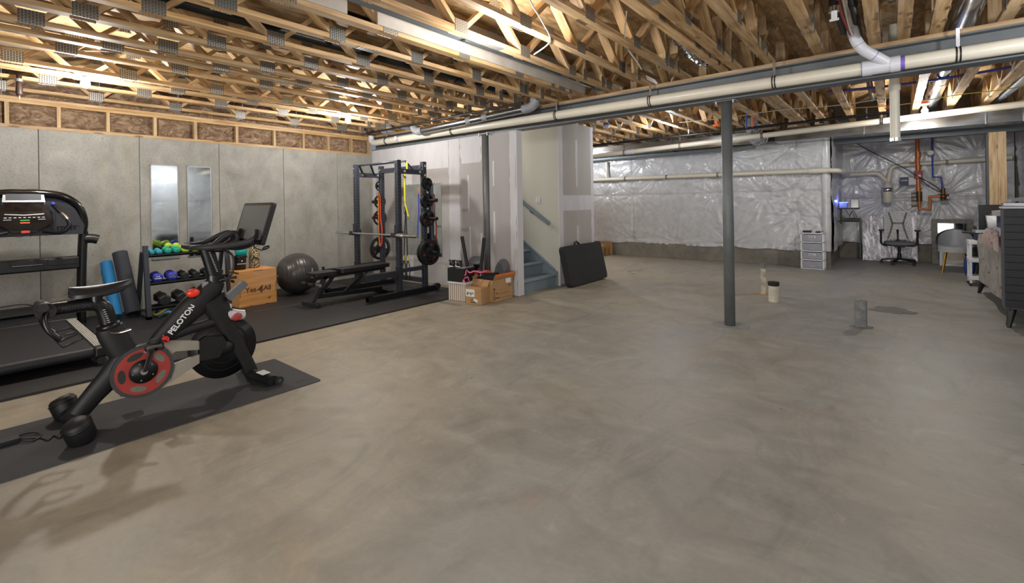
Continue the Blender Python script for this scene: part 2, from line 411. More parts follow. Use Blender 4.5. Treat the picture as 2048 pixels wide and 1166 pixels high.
BX = [-8.02, -7.31, -6.80, -6.47, -5.78, -5.38, -5.08, -4.63, -4.17, -3.70, -3.25, -2.78, -2.31, -1.85, -1.43, -1.30, -.98, -.54, -.11, .095, .31, .73, 1.14, 1.56]
for i, x in enumerate(BX):
    truss(x, -3.0, 5.60, .35+.31*(i % 3)+.05*math.sin(i*2.3), .0, (4.75+.06*math.sin(i), 5.12), 2.1+.35*((i*5) % 4) if i % 2 else None)
BX2 = [-8.0, -7.5, -7.0, -6.5, -6.0, -5.5, -5.05, -4.60, -4.17, -3.69, -3.20, -2.73, -2.27, -1.81, -1.37, -1.27, -.96, -.55, -.11, .31, .73, 1.14, 1.56]
for i, x in enumerate(BX2):
    truss(x, 5.62, 11.9, 6.1+.27*(i % 3), 5.7, (6.0,), None)
for i in range(17): 
    x = -1.0+i*.44
    if x < XR: MB().box((-.02, 0, 0), (.02, 1.7, .3)).build('floor_joist', TIMBER, ceil, loc=(x, 11.92, ZC+.06))

# left concrete wall and knee wall
wl = MB().box((XL-.35, YF, 0), (XL-.045, YB, 2.44)).build('wall_left', CWALL); tag(wl, kind='structure')
ys = [-3.2, -2.31, -1.31, -.31, .69, 1.69, 2.69, 3.69, 4.70, 5.7, 6.7, 7.7, 8.7, 9.7, 10.7, 11.3]
for a, b in zip(ys, ys[1:]):
    MB().box((-.045, 0, 0), (0, b-a-.005, 2.44)).build('concrete_panel', CWALL, wl, loc=(XL, a+.0035, 0), bevel=.004, seg=1)
for y in (1.69+.02, 3.2, 4.1):
    pass
MB().box((-.14, 0, 0), (0, YB-YF, .04)).build('sill_plate', TIMBER, wl, loc=(XL+.0, YF, 2.44))
MB().box((-.14, 0, 0), (0, YB-YF, .037)).build('top_plate', TIMBER, wl, loc=(XL, YF, 2.742))
MB().box((-.14, 0, 0), (0, YB-YF, .037)).build('top_plate', TIMBER, wl, loc=(XL+.002, YF, 2.781))
studs = [-1.4, -.95, -.5, -.05, .41, .86, 1.34, 1.86, 2.36, 2.94, 3.53, 4.04, 4.52, 5.0, 5.4]
sm_ = MB().box((-.14, 0, 0), (0, .038, .262)).build('stud', TIMBER_Z, wl, loc=(XL-.002, studs[0], 2.48))
for y in studs[1:]: piece(sm_, wl, (XL-.002, y, 2.48))
def batt(parent, y0, y1, z0, z1, x, seed, dep=.055):
    rs = np.random.RandomState(seed); ks = [(rs.uniform(6, 16), rs.uniform(12, 30), rs.uniform(0, 6), rs.uniform(0, 6)) for _ in range(5)]
    def fn(u, v):
        y = u*(y1-y0); z = v*(z1-z0); e = min(u, 1-u, v, 1-v)*6; e = min(1, e)
        d = sum(math.sin(a*y+c+1.3*math.sin(b*.5*z+d_))*math.sin(b*z+d_+math.sin(a*y)) for a, b, c, d_ in ks)/3
        return (x-dep+dep*e*(.7+.6*d)*.9, y0+y, z0+z)
    return MB().grid(fn, 26, 12).build('insulation_batt', BATT, parent)
for i, (a, b) in enumerate(zip(studs, studs[1:])): batt(wl, a+.038, b, 2.48, 2.742, XL-.02, i+3)
for i in range(8): batt(wl, -1.4+i*.9, -1.4+i*.9+.89, 2.82, 3.255, XL-.08, i+40, .05)

# back wall behind the camera, right wall, alcove
tag(MB().box((XL-.3, YF-.3, 0), (XR+.3, YF, 3.26)).build('wall_rear', CWALL), kind='structure')
def pinch_wall(name, org, ux, n, W, z0, z1, pins, seed, parent, lines=(), nu=None, dep=.05, hem=.03):
    """facing sheet: puffed between fixings with creases that radiate from each fixing"""
    rs = np.random.RandomState(seed); ux = np.array(ux, float); n = np.array(n, float); org = np.array(org, float)
    Hh = z1-z0; nu = nu or int(W/.022); nv = int(Hh/.022)
    U, V = np.meshgrid(np.linspace(0, W, nu+1), np.linspace(0, Hh, nv+1))
    D = np.full_like(U, dep)
    for a in range(7):
        k = rs.uniform(1, 4, 2); D += .008*np.sin(k[0]*U+rs.uniform(0, 6))*np.sin(k[1]*V+rs.uniform(0, 6))
    for (pu, pv, am) in pins:
        dx = U-pu; dy = V-pv; r = np.hypot(dx, dy)+1e-3; t = np.arctan2(dy, dx); w_ = np.exp(-r/.42)*(1-np.exp(-r/.05))
        for k in (9, 14, 23): D += am*.0075*w_*(1-2*np.abs(np.sin(k*t/2+rs.uniform(0, 6)+.4*np.sin(3*r))))
        D -= am*.045*np.exp(-(r/.11)**2)+am*.02*np.exp(-r/.3)
    for (kind, c, am) in lines:
        q = (V-c) if kind == 'h' else (U-c); D -= am*np.exp(-(q/.018)**2)+am*.5*np.exp(-np.abs(q)/.09)
        o = U if kind == 'h' else V
        D += .008*np.exp(-np.abs(q)/.12)*np.sin(o*34+3*np.sin(o*5))
    D = np.maximum(D, .004)
    bot = 0*U
    edge = np.exp(-V/.05); D += edge*.012*np.sin(U*31+2*np.sin(U*7))
    zb = V+z0+np.exp(-V/.02)*hem*np.sin(U*5.3+np.sin(U*2.1)*2)*.4
    P = org[None, None, :]+U[..., None]*ux+D[..., None]*n; P[..., 2] += zb
    m = MB(); vs = P.reshape(-1, 3); m.v = [Vector(p) for p in vs]
    for j in range(nv):
        b = j*(nu+1)
        for i in range(nu): m.f.append((b+i, b+i+1, b+nu+2+i, b+nu+1+i))
    m.sm = [True]*len(m.f)
    return m.build(name, PLASTIC, parent)
wb = MB().box((XL, 11.42, 0), (-1.02, 11.8, 2.95)).build('wall_back', CURB); tag(wb, kind='structure')
MB().box((XL, 11.34, 0), (-.98, 11.42, .36)).build('concrete_curb', CURB, wb, bevel=.006)
pins = [(2.2, 1.6-.36, 1.2), (3.0, 1.62-.36, .9), (5.0, 1.58-.36, 1), (6.05, 1.56-.36, 1.2), (6.6, 1.58-.36, 1.6), (6.62, 1.1-.36, 1.4), (4.1, .42-.36, 1), (5.3, .42-.36, 1.1), (2.9, .45-.36, 1),
        (3.3, 2.5-.36, 1.2), (1.9, 2.5-.36, 1), (5.3, 2.45-.36, 1.2), (4.5, 2.3-.36, .7), (6.5, 2.5-.36, 1.3), (3.6, 2.02-.36, .9), (5.0, 2.0-.36, 1), (2.4, 2.0-.36, .8), (.8, 1.6-.36, 1), (7.1, .6, 1.0), (6.9, 1.9-.36, 1)]
pinch_wall('plastic_facing', (XL, 11.42, 0), (1, 0, 0), (0, -1, 0), 7.2, .34, 2.92, pins, 5, wb, [('h', 1.58-.34, .02), ('h', 2.02-.34, .03), ('v', 6.62, .02), ('v', 2.95, .02)], dep=.10)
MB().tube([(-1.045, 11.385, z) for z in (.34, .8, 1.3, 1.9, 2.4, 2.92)], [.075, .085, .08, .09, .08, .085], 20).build('plastic_corner', PLASTIC, wb)
# side return of the bump and the alcove
ws = MB().box((-1.08, 11.45, 0), (-1.0, YB, 2.95)).build('wall_return', CURB); tag(ws, kind='structure')
pinch_wall('plastic_facing', (-1.0, 11.33, 0), (0, 1, 0), (1, 0, 0), 2.27, .34, 2.9, [(.5, .7, 1.3), (1.4, 1.3, 1.2), (.3, 1.7, 1.2), (1.2, 2.2, 1), (.1, 1.2, 1)], 9, ws, dep=.08)
wa = MB().box((-1.05, YB+.06, 0), (XR+.1, YB+.4, 2.95)).build('wall_alcove', CURB); tag(wa, kind='structure')
MB().box((-1.0, YB-.02, 0), (XR, YB+.06, .36)).build('concrete_curb', CURB, wa, bevel=.006)
pinch_wall('plastic_facing', (-1.0, YB+.06, 0), (1, 0, 0), (0, -1, 0), 2.9, .37, 2.92, [(.92, 1.0, 1.6), (1.6, 1.15, 1.2), (1.83, 1.05, 2.0), (.7, 2.2, 1.2), (1.6, 2.3, 1), (2.3, .5, 1.1), (1.4, .2, 1), (2.4, 1.9, 1.2), (.3, 1.5, 1)], 12, wa, [('h', 1.02, .015)], dep=.09)
wr = MB().box((XR+.07, YF, 0), (XR+.35, YB+.3, 3.0)).build('wall_right', CURB); tag(wr, kind='structure')
pinch_wall('plastic_facing', (XR+.07, YF, 0), (0, 1, 0), (-1, 0, 0), 16.6, .34, 2.94, [(x_, z_, 1.2) for x_, z_ in zip(np.linspace(.6, 16.2, 22), np.random.RandomState(3).uniform(.3, 2.3, 22))], 15, wr, [('h', 1.3, .02), ('h', 2.0, .02)], nu=420, dep=.07)

# partly finished drywall under the beam
YD = 5.45
wm = MB().box((XL, YD+.014, .0), (-5.10, YD+.11, 2.53)).box((-4.955, YD+.014, .0), (-4.405, YD+.11, 2.53)).build('wall_middle', TIMBER_Z); tag(wm, kind='structure')
# stud core is cut round the column
bm_ = None
for a, b in ((XL, -6.98), (-6.978, -5.76), (-5.758, -5.10), (-4.955, -4.40)):
    MB().box((a, YD, .012), (b-.002, YD+.0125, 2.535)).build('drywall_panel', DRY, wm)
MB().box((-4.402, YD-.001, .012), (-4.388, YD+.135, 2.535)).build('wall_end_board', WHITEP, wm)
MB().box((XL, YD+.111, .012), (-4.40, YD+.123, 2.535)).build('drywall_panel', DRY, wm)
def smear(parent, plane, c0, c1, z0, z1, amp=.015, seed=0, th_=.0012, nrm=-1, name='joint_compound', m=None):
    """thin trowelled strip: plane ('y', value) or ('x', value)"""
    rs = random.Random(seed); n = max(6, int((z1-z0)/.09)); L = []; Rr = []
    for i in range(n+1):
        z = z0+(z1-z0)*i/n; L.append((c0+rs.uniform(-amp, amp), z)); Rr.append((c1+rs.uniform(-amp, amp), z))
    poly = L+Rr[::-1]; b = MB(); v = plane[1]
    k = len(L)
    def P(q, o): return (q[0], v+o, q[1]) if plane[0] == 'y' else (v+o, q[0], q[1])
    vs = [P(q, nrm*th_) for q in L]+[P(q, nrm*th_) for q in Rr]+[P(q, 0) for q in L]+[P(q, 0) for q in Rr]
    fs = [(i, i+1, k+i+1, k+i) for i in range(k-1)]+[(2*k+i, i, i+1, 2*k+i+1) for i in range(k-1)]+[(k+i, k+i+1, 3*k+i+1, 3*k+i) for i in range(k-1)]
    b.add(vs, fs); return b.build(name, m or MUD, parent)
for i, (c, w_, z0, z1) in enumerate([(-6.98, .09, .02, 2.5), (-5.76, .13, .02, 2.53), (-8.1, .06, .05, 2.5), (-4.47, .06, .02, 2.53), (-5.42, .02, 1.3, 1.9), (-5.40, .018, .55, 1.05), (-4.86, .02, .8, 1.3), (-4.86, .018, 1.7, 2.1), (-6.4, .02, .6, 1.1), (-5.14, .018, .5, .95)]):
    smear(wm, ('y', YD), c-w_, c+w_, z0, z1, .012 if w_ > .04 else .006, i, .0012+.00013*i)
smear(wm, ('y', YD), -8.15, -5.9, 2.06, 2.53, .0, 77, .0008)
smear(wm, ('y', YD), -5.6, -5.12, 2.10, 2.53, .03, 78, .0007)
# stair box
wc = MB().box((-8.2, 6.615, 0), (-4.415, 6.72, 2.84)).build('wall_stair', TIMBER_Z); tag(wc, kind='structure')
MB().box((-8.2, 6.60, 0), (-4.402, 6.614, 2.845)).build('painted_board', CREAM, wc)
MB().box((-4.52, 6.72, 0), (-4.415, 7.78, 2.84)).build('stud_core', TIMBER_Z, wc)
MB().box((-4.4145, 6.602, .01), (-4.40, 7.79, 1.40)).build('drywall_panel', DRYB, wc)
MB().box((-4.4145, 6.602, 1.403), (-4.40, 7.79, 2.845)).build('drywall_panel', DRYB, wc)
MB().box((-8.2, 7.68, 0), (-4.5205, 7.78, 2.84)).build('drywall_panel', DRYB, wc)
for i, (c, w_, z0, z1) in enumerate([(6.665, .065, .02, 2.84), (7.74, .05, .02, 2.84), (7.2, .035, .25, 1.0), (7.19, .035, 1.7, 2.55)]):
    smear(wc, ('x', -4.40), c-w_, c+w_, z0, z1, .008, 20+i, .0011+.0001*i, nrm=1)
smear(wc, ('x', -4.40), 6.61, 7.78, 1.28, 1.55, .0, 33, .0016, 1)
MB().box((-4.41, 6.592, 0), (-4.392, 6.606, 2.845)).build('corner_bead', WHITEP, wc)
# stairs
st = thing('staircase', None, None, (-4.45, 5.6, 0)); st['kind'] = 'structure'
rise, run = .195, .28
for i in range(9):
    x = -4.47-i*run
    MB().box((x-.02, 5.60, i*rise), (x, 6.575, (i+1)*rise-.025)).build('riser', BLUEGREY, st, world=True)
    MB().box((x-run-.02, 5.60, (i+1)*rise-.026), (x+.03, 6.575, (i+1)*rise)).build('tread', BLUEGREY, st, world=True, bevel=.008)
sk = [(-4.44, 0), (-4.44, .24), (-4.50, .26), (-7.2, 2.14), (-7.2, 1.7), (-4.9, 0)]
MB().prism([(x, z) for x, z in sk], .022, frame((0, 6.598, 0), (1, 0, 0), (0, 0, 1))).build('stringer', BLUEGREY, st, world=True, bevel=.003)
MB().bar((-4.49, 6.572, .268), (-7.15, 6.572, 2.125), .03, .03).build('stringer_moulding', BLUEGREY, st, world=True, bevel=.006)
MB().prism([(x, z) for x, z in [(-4.46, 0), (-4.46, .2), (-7.2, 2.1), (-7.2, 0)]], .012, frame((0, 5.60, 0), (1, 0, 0), (0, 0, 1))).build('stringer', BLUEGREY, st, world=True)
hr = thing('handrail', 'blue-grey painted handrail sloping up the cream stairwell wall', 'handrail', (-4.58, 6.53, 1.05))
MB().bar((-4.56, 6.53, 1.06), (-6.3, 6.53, 2.22), .045, .055).build('rail', BLUEGREY, hr, world=True, bevel=.012)
for x in (-4.98, -5.9):
    z = 1.06+(-4.56-x)*.667
    MB().tube(bez([(x, 6.53, z-.03), (x, 6.545, z-.07), (x, 6.598, z-.085)]), .008, 8).cyl((x, 6.592, z-.085), (x, 6.60, z-.085), .025).build('bracket', SILVER, hr, world=True)
MB().bar((-4.56, 6.598, .985), (-4.85, 6.598, 1.18), .006, .10).build('wall_batten', CREAM, hr, world=True)
sw = thing('light_switch', 'white double rocker light switch on the cream stairwell wall', 'switch', (-4.84, 6.6, 1.47))
MB().box((-.055, -.006, -.057), (.055, 0, .057)).build('cover_plate', WHITEP, sw, bevel=.002)
for sx in (-.024, .024): MB().box((sx-.016, -.011, -.033), (sx+.016, -.005, .033)).build('rocker', WHITE, sw, bevel=.002)

# steel beams, columns, post
def ibeam(name, label, y, x0, x1, z0, z1, wf, m):
    t = thing(name, None, None, (x0, y, z0)); t['kind'] = 'structure'
    b = MB().box((0, -wf/2, 0), (x1-x0, wf/2, .014)).box((0, -wf/2, z1-z0-.014), (x1-x0, wf/2, z1-z0)).box((0, -.005, .014), (x1-x0, .005, z1-z0-.014))
    b.build('web_and_flanges', m, t); return t
b1 = ibeam('steel_beam', '', 5.56, -8.19, XR, 2.54, 2.805, .18, STEELP)
MB().box((0, -.075, .265), (XR+8.19, .11, .308)).build('nailer', TIMBER_X, b1)
b2 = ibeam('steel_beam', '', 11.62, -3.0, XR, 2.52, 2.78, .18, STEELD)
def column(x, y, z1, label):
    t = thing('steel_column', label, 'column', (x, y, 0))
    MB().lathe([(0, 0), (.057, 0), (.057, z1-.012), (0, z1-.012)], 28).build('pipe', STEELP, t)
    MB().box((-.11, -.085, z1-.012), (.11, .085, z1)).build('cap_plate', STEELP, t)
    for sx in (-.09, .09): MB().cyl((sx, -.075, z1-.035), (sx, -.075, z1+.02), .012, 8).build('bolt', SILVER, t)
    return t
c1 = column(-1.44, 5.6, 2.54, 'slate-grey steel column standing free in the middle of the concrete floor')
c2 = column(-5.03, YD+.03, 2.54, 'slate-grey steel column half sunk in the drywall behind the cardboard boxes')
def blob(name, mat_, cx, cy, rx, ry, z, th_, seed, parent=None, n=26, am=.12):
    rs = random.Random(seed); ph_ = [rs.uniform(0, 6) for _ in range(4)]
    poly = []
    for i in range(n):
        a = 2*PI*i/n; q = 1+am*(math.sin(3*a+ph_[0])*.5+math.sin(5*a+ph_[1])*.4+math.sin(9*a+ph_[2])*.3); poly.append((cx+rx*q*math.cos(a), cy+ry*q*math.sin(a)))
    return MB().prism(poly, th_, T(0, 0, z)).build(name, mat_, parent)
PATCHM = mat('grey_cement_patch', '858581', .8, 0, .15, 12, .2); DARKC = mat('dark_cement', '6f6e69', .8, 0, .25, 9, .3)
blob('cement_patch', PATCHM, -1.44, 5.6, .2, .17, 0, .003, 4, fl, am=.06)
blob('cement_patch', DARKC, -.02, 7.5, .21, .20, 0, .006, 9, fl, am=.25)
RUST = mat('rust_stain', 'a88a62', .8, 0, .12, 6)
pw = MB().box((1.30, 11.45, 0), (1.405, 11.6, 2.52)).box((1.408, 11.45, 0), (1.51, 11.6, 2.52)).build('trim_1', TIMBER_Z); tag(pw, kind='structure')
MB().box((1.27, 11.46, 0), (1.298, 11.58, 2.50)).build('edge_board', STEELD, pw)

# ================================================================ SERVICES UNDER THE CEILING
def strap(x, y, z, r, parent, ax='x', m=BLK, top=None, up=.16):
    for d in (-.012, .012):
        if ax == 'x': MB().tube([(x+d, y+(r+.003)*math.cos(a), z+(r+.003)*math.sin(a)) for a in [2*PI*i/16 for i in range(16)]], .006, 6, closed=True).build('strap', m, parent, world=True)
        else: MB().tube([(x+(r+.003)*math.cos(a), y+d, z+(r+.003)*math.sin(a)) for a in [2*PI*i/16 for i in range(16)]], .006, 6, closed=True).build('strap', m, parent, world=True)
    if up: MB().box((x-.012, y-.001, z+r), (x+.012, y+.001, z+r+up)).build('strap_hanger', CHROME, parent, world=True)
def sleeve(p, q, r, parent, m=PVCW, name='coupling'): return MB().cyl(p, q, r, 20).build(name, m, parent, world=True)
# large drain along the beam
d = thing('drain_pipe', 'thick ivory drain pipe strapped along the front of the steel beam', 'pipe', (-8.0, 5.37, 2.66))
PZ = lambda x: 2.672-.0075*(x+7.9)
PY = 5.375
MB().cyl((-7.93, PY, PZ(-7.93)), (1.86, PY, PZ(1.86)), .060, 24).build('pipe', PVC, d, world=True)
MB().tube(bez([(-7.9, PY, PZ(-7.9)), (-7.99, PY, PZ(-7.9)+.01), (-8.06, PY, PZ(-7.9)+.06), (-8.07, PY, PZ(-7.9)+.15)]), .058, 20).build('elbow', PVCW, d, world=True)
for x in (-7.3, -4.15): sleeve((x-.06, PY, PZ(x)), (x+.06, PY, PZ(x)), .059, d, PVC)
MB().cyl((-7.15, PY-.03, PZ(-7)), (-7.15, PY-.10, PZ(-7)+.005), .045, 16).cyl((-7.15, PY-.10, PZ(-7)), (-7.15, PY-.115, PZ(-7)), .035, 6).build('cleanout', PVCW, d, world=True)
for x in (-7.55, -5.7, -3.6, -2.24, -.92, .44, 1.6): strap(x, PY, PZ(x), .060, d)
# wye and branch
sleeve((-.20, PY, PZ(0)), (-.13, PY, PZ(0)), .071, d, PVCW, 'wye'); sleeve((-.13, PY, PZ(0)), (0.0, PY, PZ(0)), .067, d, PVCW, 'wye'); sleeve((0.0, PY, PZ(0)), (.07, PY, PZ(0)), .071, d, PVCW, 'wye')
MB().cyl((.07, PY, PZ(.07)), (.10, PY, PZ(.1)), .0612, 24).build('primer_ring', PURPLE, d, world=True)
MB().cyl((-.205, PY, PZ(0)), (-.2, PY, PZ(0)), .0612, 24).build('primer_ring', PURPLE, d, world=True)
br = bez([(.0, PY-.01, PZ(0)), (-.09, PY-.07, PZ(0)+.07), (-.19, PY-.13, PZ(0)+.15), (-.24, PY-.15, 2.86), (-.26, PY-.15, 2.95)], 5)
MB().tube(br, .046, 20).build('branch', PVCW, d, world=True)
MB().cyl((-.26, PY-.15, 2.93), (-.28, PY-.15, 3.25), .043, 20).build('riser_pipe', PVC, d, world=True)
for i in (6, 12): MB().tube([br[i], br[i]+(br[i+1]-br[i])*.15], .0475, 20).build('primer_ring', PURPLE, d, world=True)
# round silver duct and black pipe on the near side of the beam
d = thing('round_duct', 'short round silver duct with grey sealed elbows beside the beam', 'duct', (-5, 5.17, 2.72))
a, b = Vector((-6.25, 5.17, 2.70)), Vector((-4.0, 5.17, 2.755))
MB().cyl(a, b, .058, 24).build('duct_body', GALV, d, world=True)
MASTIC = mat('grey_duct_sealant', '8b8e93', .6, .2, .2, 20, .3)
MB().tube(bez([b-Vector((.02, 0, 0)), b+Vector((.1, 0, .01)), b+Vector((.17, 0, .06)), b+Vector((.19, 0, .17))]), .068, 20).build('elbow', MASTIC, d, world=True)
MB().tube(bez([a+Vector((.02, 0, 0)), a-Vector((.10, 0, .0)), a-Vector((.2, -.0, -.05)), a-Vector((.22, 0, -.13))]), .068, 20).build('elbow', MASTIC, d, world=True)
for x in (-5.1, -4.75): sleeve((x-.05, 5.17, 2.70+.0244*(x+6.25)), (x+.05, 5.17, 2.70+.0244*(x+6.25)), .061, d, MASTIC, 'sealed_joint')
for x in (-5.75, -4.6): MB().box((x-.012, 5.169, 2.77), (x+.012, 5.171, 2.86)).build('strap_hanger', CHROME, d, world=True)
d = thing('gas_pipe', 'thin black iron pipe running above the round silver duct', 'pipe', (-7.6, 5.05, 2.8))
MB().cyl((-7.75, 5.06, 2.80), (-3.95, 5.06, 2.815), .017, 12).build('pipe', BLKPL, d, world=True)
MB().cyl((-7.75, 5.06, 2.80), (-7.75, 5.06, 2.95), .02, 12).build('elbow', BLKPL, d, world=True)
for x in (-7.3, -6.2, -5.1, -4.2): MB().box((x-.01, 5.055, 2.80), (x+.01, 5.065, 2.86)).build('strap_hanger', CHROME, d, world=True)
# second long pipe near the back
d = thing('drain_pipe', 'long ivory drain pipe crossing the room below the galvanised duct', 'pipe', (-5.9, 9.8, 2.5))
P2 = lambda x: 2.52+.0300*(x+5.6)
MB().cyl((-8.1, 9.8, P2(-8.1)), (1.86, 9.8, P2(1.86)), .05, 20).build('pipe', PVC, d, world=True)
for x in (-4.72, -3.45, -1.9, -.12, 1.5): strap(x, 9.8, P2(x), .05, d, up=.2)
sleeve((-4.66, 9.8, P2(-4.66)), (-4.5, 9.8, P2(-4.5)), .056, d, PVCW)
# hanging stub
d = thing('pipe_stub', 'vertical ivory pipe hanging down open-ended behind the beam', 'pipe', (.03, 6.2, 2.0))
MB().cyl((.03, 6.2, 2.03), (.03, 6.2, 3.2), .042, 20).build('pipe', PVC, d, world=True)
MB().cyl((.03, 6.2, 2.0), (.03, 6.2, 2.035), .047, 20).build('end_cap', CHROME, d, world=True); MB().cyl((.03, 6.2, 2.52), (.03, 6.2, 2.58), .05, 20).build('coupling', PVC, d, world=True)
# black gas line near the back
d = thing('gas_pipe', 'long black iron gas pipe crossing below the joists of the back room', 'pipe', (-5.3, 9.3, 2.7))
MB().cyl((-8.0, 9.3, 2.69), (.1, 9.3, 2.745), .025, 12).build('pipe', BLKPL, d, world=True)
for x in (-5.0, -3.75, -2.4, -.9): sleeve((x-.03, 9.3, 2.715), (x+.03, 9.3, 2.715), .034, d, BLKPL)
for x in (-4.3, -3.1, -1.6, -.3): MB().box((x-.01, 9.29, 2.70), (x+.01, 9.31, 2.86)).build('strap_hanger', CHROME, d, world=True)
# rectangular duct
d = thing('rectangular_duct', 'long rectangular galvanised duct along the top of the back wall', 'duct', (-2, 11.1, 2.6))
for i, (x0, x1) in enumerate(((-8.1, -6.2), (-6.19, -4.0), (-3.99, -2.16), (-1.86, -.4), (-.39, 1.2), (1.21, 1.62))):
    MB().box((x0, 10.78, 2.60), (x1, 11.25, 2.86)).build('duct_section', GALV, d, world=True, bevel=.006)
    MB().box((x1-.012, 10.77, 2.59), (x1+.012, 11.26, 2.87)).build('seam_flange', GALV, d, world=True, bevel=.003)
MB().box((-2.16, 10.8, 2.62), (-1.86, 11.2, 2.84)).build('duct_section', BLKPL, d, world=True)
MB().box((-7.8, 10.9, 2.53), (-2.3, 11.2, 2.575)).build('lower_duct', BLUEGREY, d, world=True, bevel=.004)
def crinkle(pts, r, amp, parent, m, name, n=22, seed=0):
    rs = np.random.RandomState(seed); P = bez(pts, 14); b = MB(); rr = []
    prev = len(b.v); b.tube(P, r, n)
    for i in range(len(b.v)):
        b.v[i] = b.v[i]+Vector(rs.uniform(-amp, amp, 3))
    return b.build(name, m, parent, world=True)
d = thing('flexible_duct', 'crinkled foil flexible duct dropping onto the galvanised duct', 'duct', (-2.2, 10.2, 2.6))
crinkle([(-2.05, 9.55, 3.05), (-2.05, 9.75, 2.9), (-2.1, 10.15, 2.72), (-2.15, 10.55, 2.68), (-2.1, 10.78, 2.70)], .13, .016, d, FOIL, 'foil_sleeve', seed=2)
d = thing('round_duct', 'long round galvanised duct running between the joists over the lit bulb', 'duct', (.52, 3, 3.0))
MB().cyl((.52, -1, 3.02), (.52, 10.7, 3.02), .095, 24).build('duct_body', GALV, d, world=True)
for y in (1.2, 3.2, 4.6, 6.6, 8.6, 9.9): MB().cyl((.52, y-.02, 3.02), (.52, y+.02, 3.02), .099, 24).build('seam', GALV, d, world=True)
MB().box((.0, 4.30, 2.842), (1.0, 4.33, 2.848)).build('duct_strap', BLUEGREY, d, world=True)
d = thing('round_duct', 'dull grey round duct running between joists by the wye fitting', 'duct', (1.35, 6, 3.0))
MB().tube(bez([(1.35, 5.8, 2.98), (1.36, 7.5, 2.98), (1.36, 9.0, 2.99), (1.34, 10.7, 3.0)]), .08, 18).build('duct_body', GALV, d, world=True)
# foil sleeves glimpsed between trusses close to the beam
d = thing('flexible_duct', 'crinkled foil duct between the trusses above the middle of the beam', 'duct', (-1.7, 5, 3.1))
crinkle([(-1.64, 4.6, 3.14), (-1.64, 5.0, 3.08), (-1.64, 5.35, 3.06), (-1.64, 5.7, 3.1)], .10, .014, d, FOIL, 'foil_sleeve', seed=3)
# grey sheet lining on the truss, panned return and small conduit
GREYP = mat('dusty_grey_sheet', 'b0aaa2', .75, .1, .12, 5, .12, 10)
d = thing('duct_board', 'dusty grey sheet lining fixed along the side of a truss', 'sheet', (-3.19, 1, 2.9))
MB().box((-3.2, -1, 2.885), (-3.185, 1.93, 3.20)).build('sheet', GREYP, d, world=True); MB().box((-3.2, 2.2, 2.885), (-3.185, 5.45, 3.20)).build('sheet', GREYP, d, world=True)
d = thing('sheet_metal_strip', 'blue-grey galvanised strip running beside the dusty lining', 'strip', (-2.93, 1, 2.9))
MB().box((-2.98, .2, 2.885), (-2.84, 5.45, 2.895)).build('strip', STEELP, d, world=True)
MB().cyl((-2.91, 2.9, 2.875), (-2.91, 5.3, 2.87), .018, 12).build('conduit', GALV, d, world=True)
# black drain pipes seen between the webs
for i, (x, z, y0, y1, r, lb) in enumerate(((-3.48, 3.0, .6, 5.3, .045, 'black plastic pipe running through the trusses over the dumbbell rack'), (-4.4, 3.08, 0, 5.3, .05, 'dark plastic pipe lying deeper between the trusses'),
        (-.62+.28, 3.02, 2.5, 5.5, .03, 'black pipe between trusses just above the steel beam'), (.02-.25+.0, 3.0, 3.4, 9.5, .028, 'black pipe beside the red water line'), (1.33, 2.97, 6.0, 8.5, .03, 'short dark pipe slanting between the farthest joists'))):
    d = thing('black_pipe', lb, 'pipe', (x, y0, z)); MB().cyl((x, y0, z), (x, y1, z), r, 14).build('pipe', BLKPL, d, world=True)
    for k in range(3):
        yy = y0+(y1-y0)*(k+.7)/3.4; sleeve((x, yy, z), (x, yy+.08, z), r*1.15, d, BLKPL)
# water lines
PEXR = mat('red_pex', 'a8323a', .4, 0, .06, 20); PEXB = mat('blue_pex', '2b3f9c', .4, 0, .06, 20); YEL = mat('yellow_cable', 'c9b43e', .5, 0, .06, 20); WCAB = mat('white_cable', 'd9d8d2', .5, 0, .05, 20)
ORAN = mat('orange_paint', 'd8642c', .5, 0, .1, 12)
def line(lb, pts, r, m, name='water_pipe', cat='pipe', k=6):
    o = MB().tube(bez(pts, k), r, 8).build(name, m); return tag(o, lb, cat)
line('red water pipe running between joists to the open valve', [(-.30, 1.6, 3.0), (-.31, 3.5, 2.98), (-.30, 4.6, 2.93), (-.26, 5.4, 2.9), (-.2, 6.6, 2.93), (-.2, 8.5, 2.95)], .014, PEXR)
line('white cable clipped next to the red water pipe', [(-.27, 3.9, 2.97), (-.27, 4.9, 2.9), (-.24, 5.4, 2.88), (-.16, 6.3, 2.92)], .008, WCAB, 'cable', 'cable')
line('red water pipe crossing the back joists', [(-3.6, 7.2, 2.96), (-2.7, 7.25, 2.94), (-2.0, 7.3, 2.95), (-1.0, 7.35, 2.94), (-.1, 7.4, 2.95)], .014, PEXR)
line('purple-blue water pipe beside the red crossing pipe', [(-3.9, 7.05, 2.955), (-2.7, 7.08, 2.945), (-1.7, 7.1, 2.94), (-.6, 7.15, 2.96)], .014, mat('purple_pipe', '6a3578', .4))
line('blue water pipe crossing in front of the far round duct', [(-.7, 8.0, 2.95), (.1, 8.05, 2.92), (.9, 8.0, 2.93), (1.25, 7.9, 2.94)], .016, PEXB)
line('blue water pipe dropping down to the gas line', [(-1.93, 8.75, 3.15), (-1.93, 8.75, 2.9), (-1.93, 8.75, 2.66)], .014, PEXB)
line('orange-red water pipe dropping beside the blue one', [(-1.84, 8.75, 3.15), (-1.84, 8.75, 2.9), (-1.84, 8.75, 2.67)], .014, mat('orange_pex', 'd06a4a', .4))
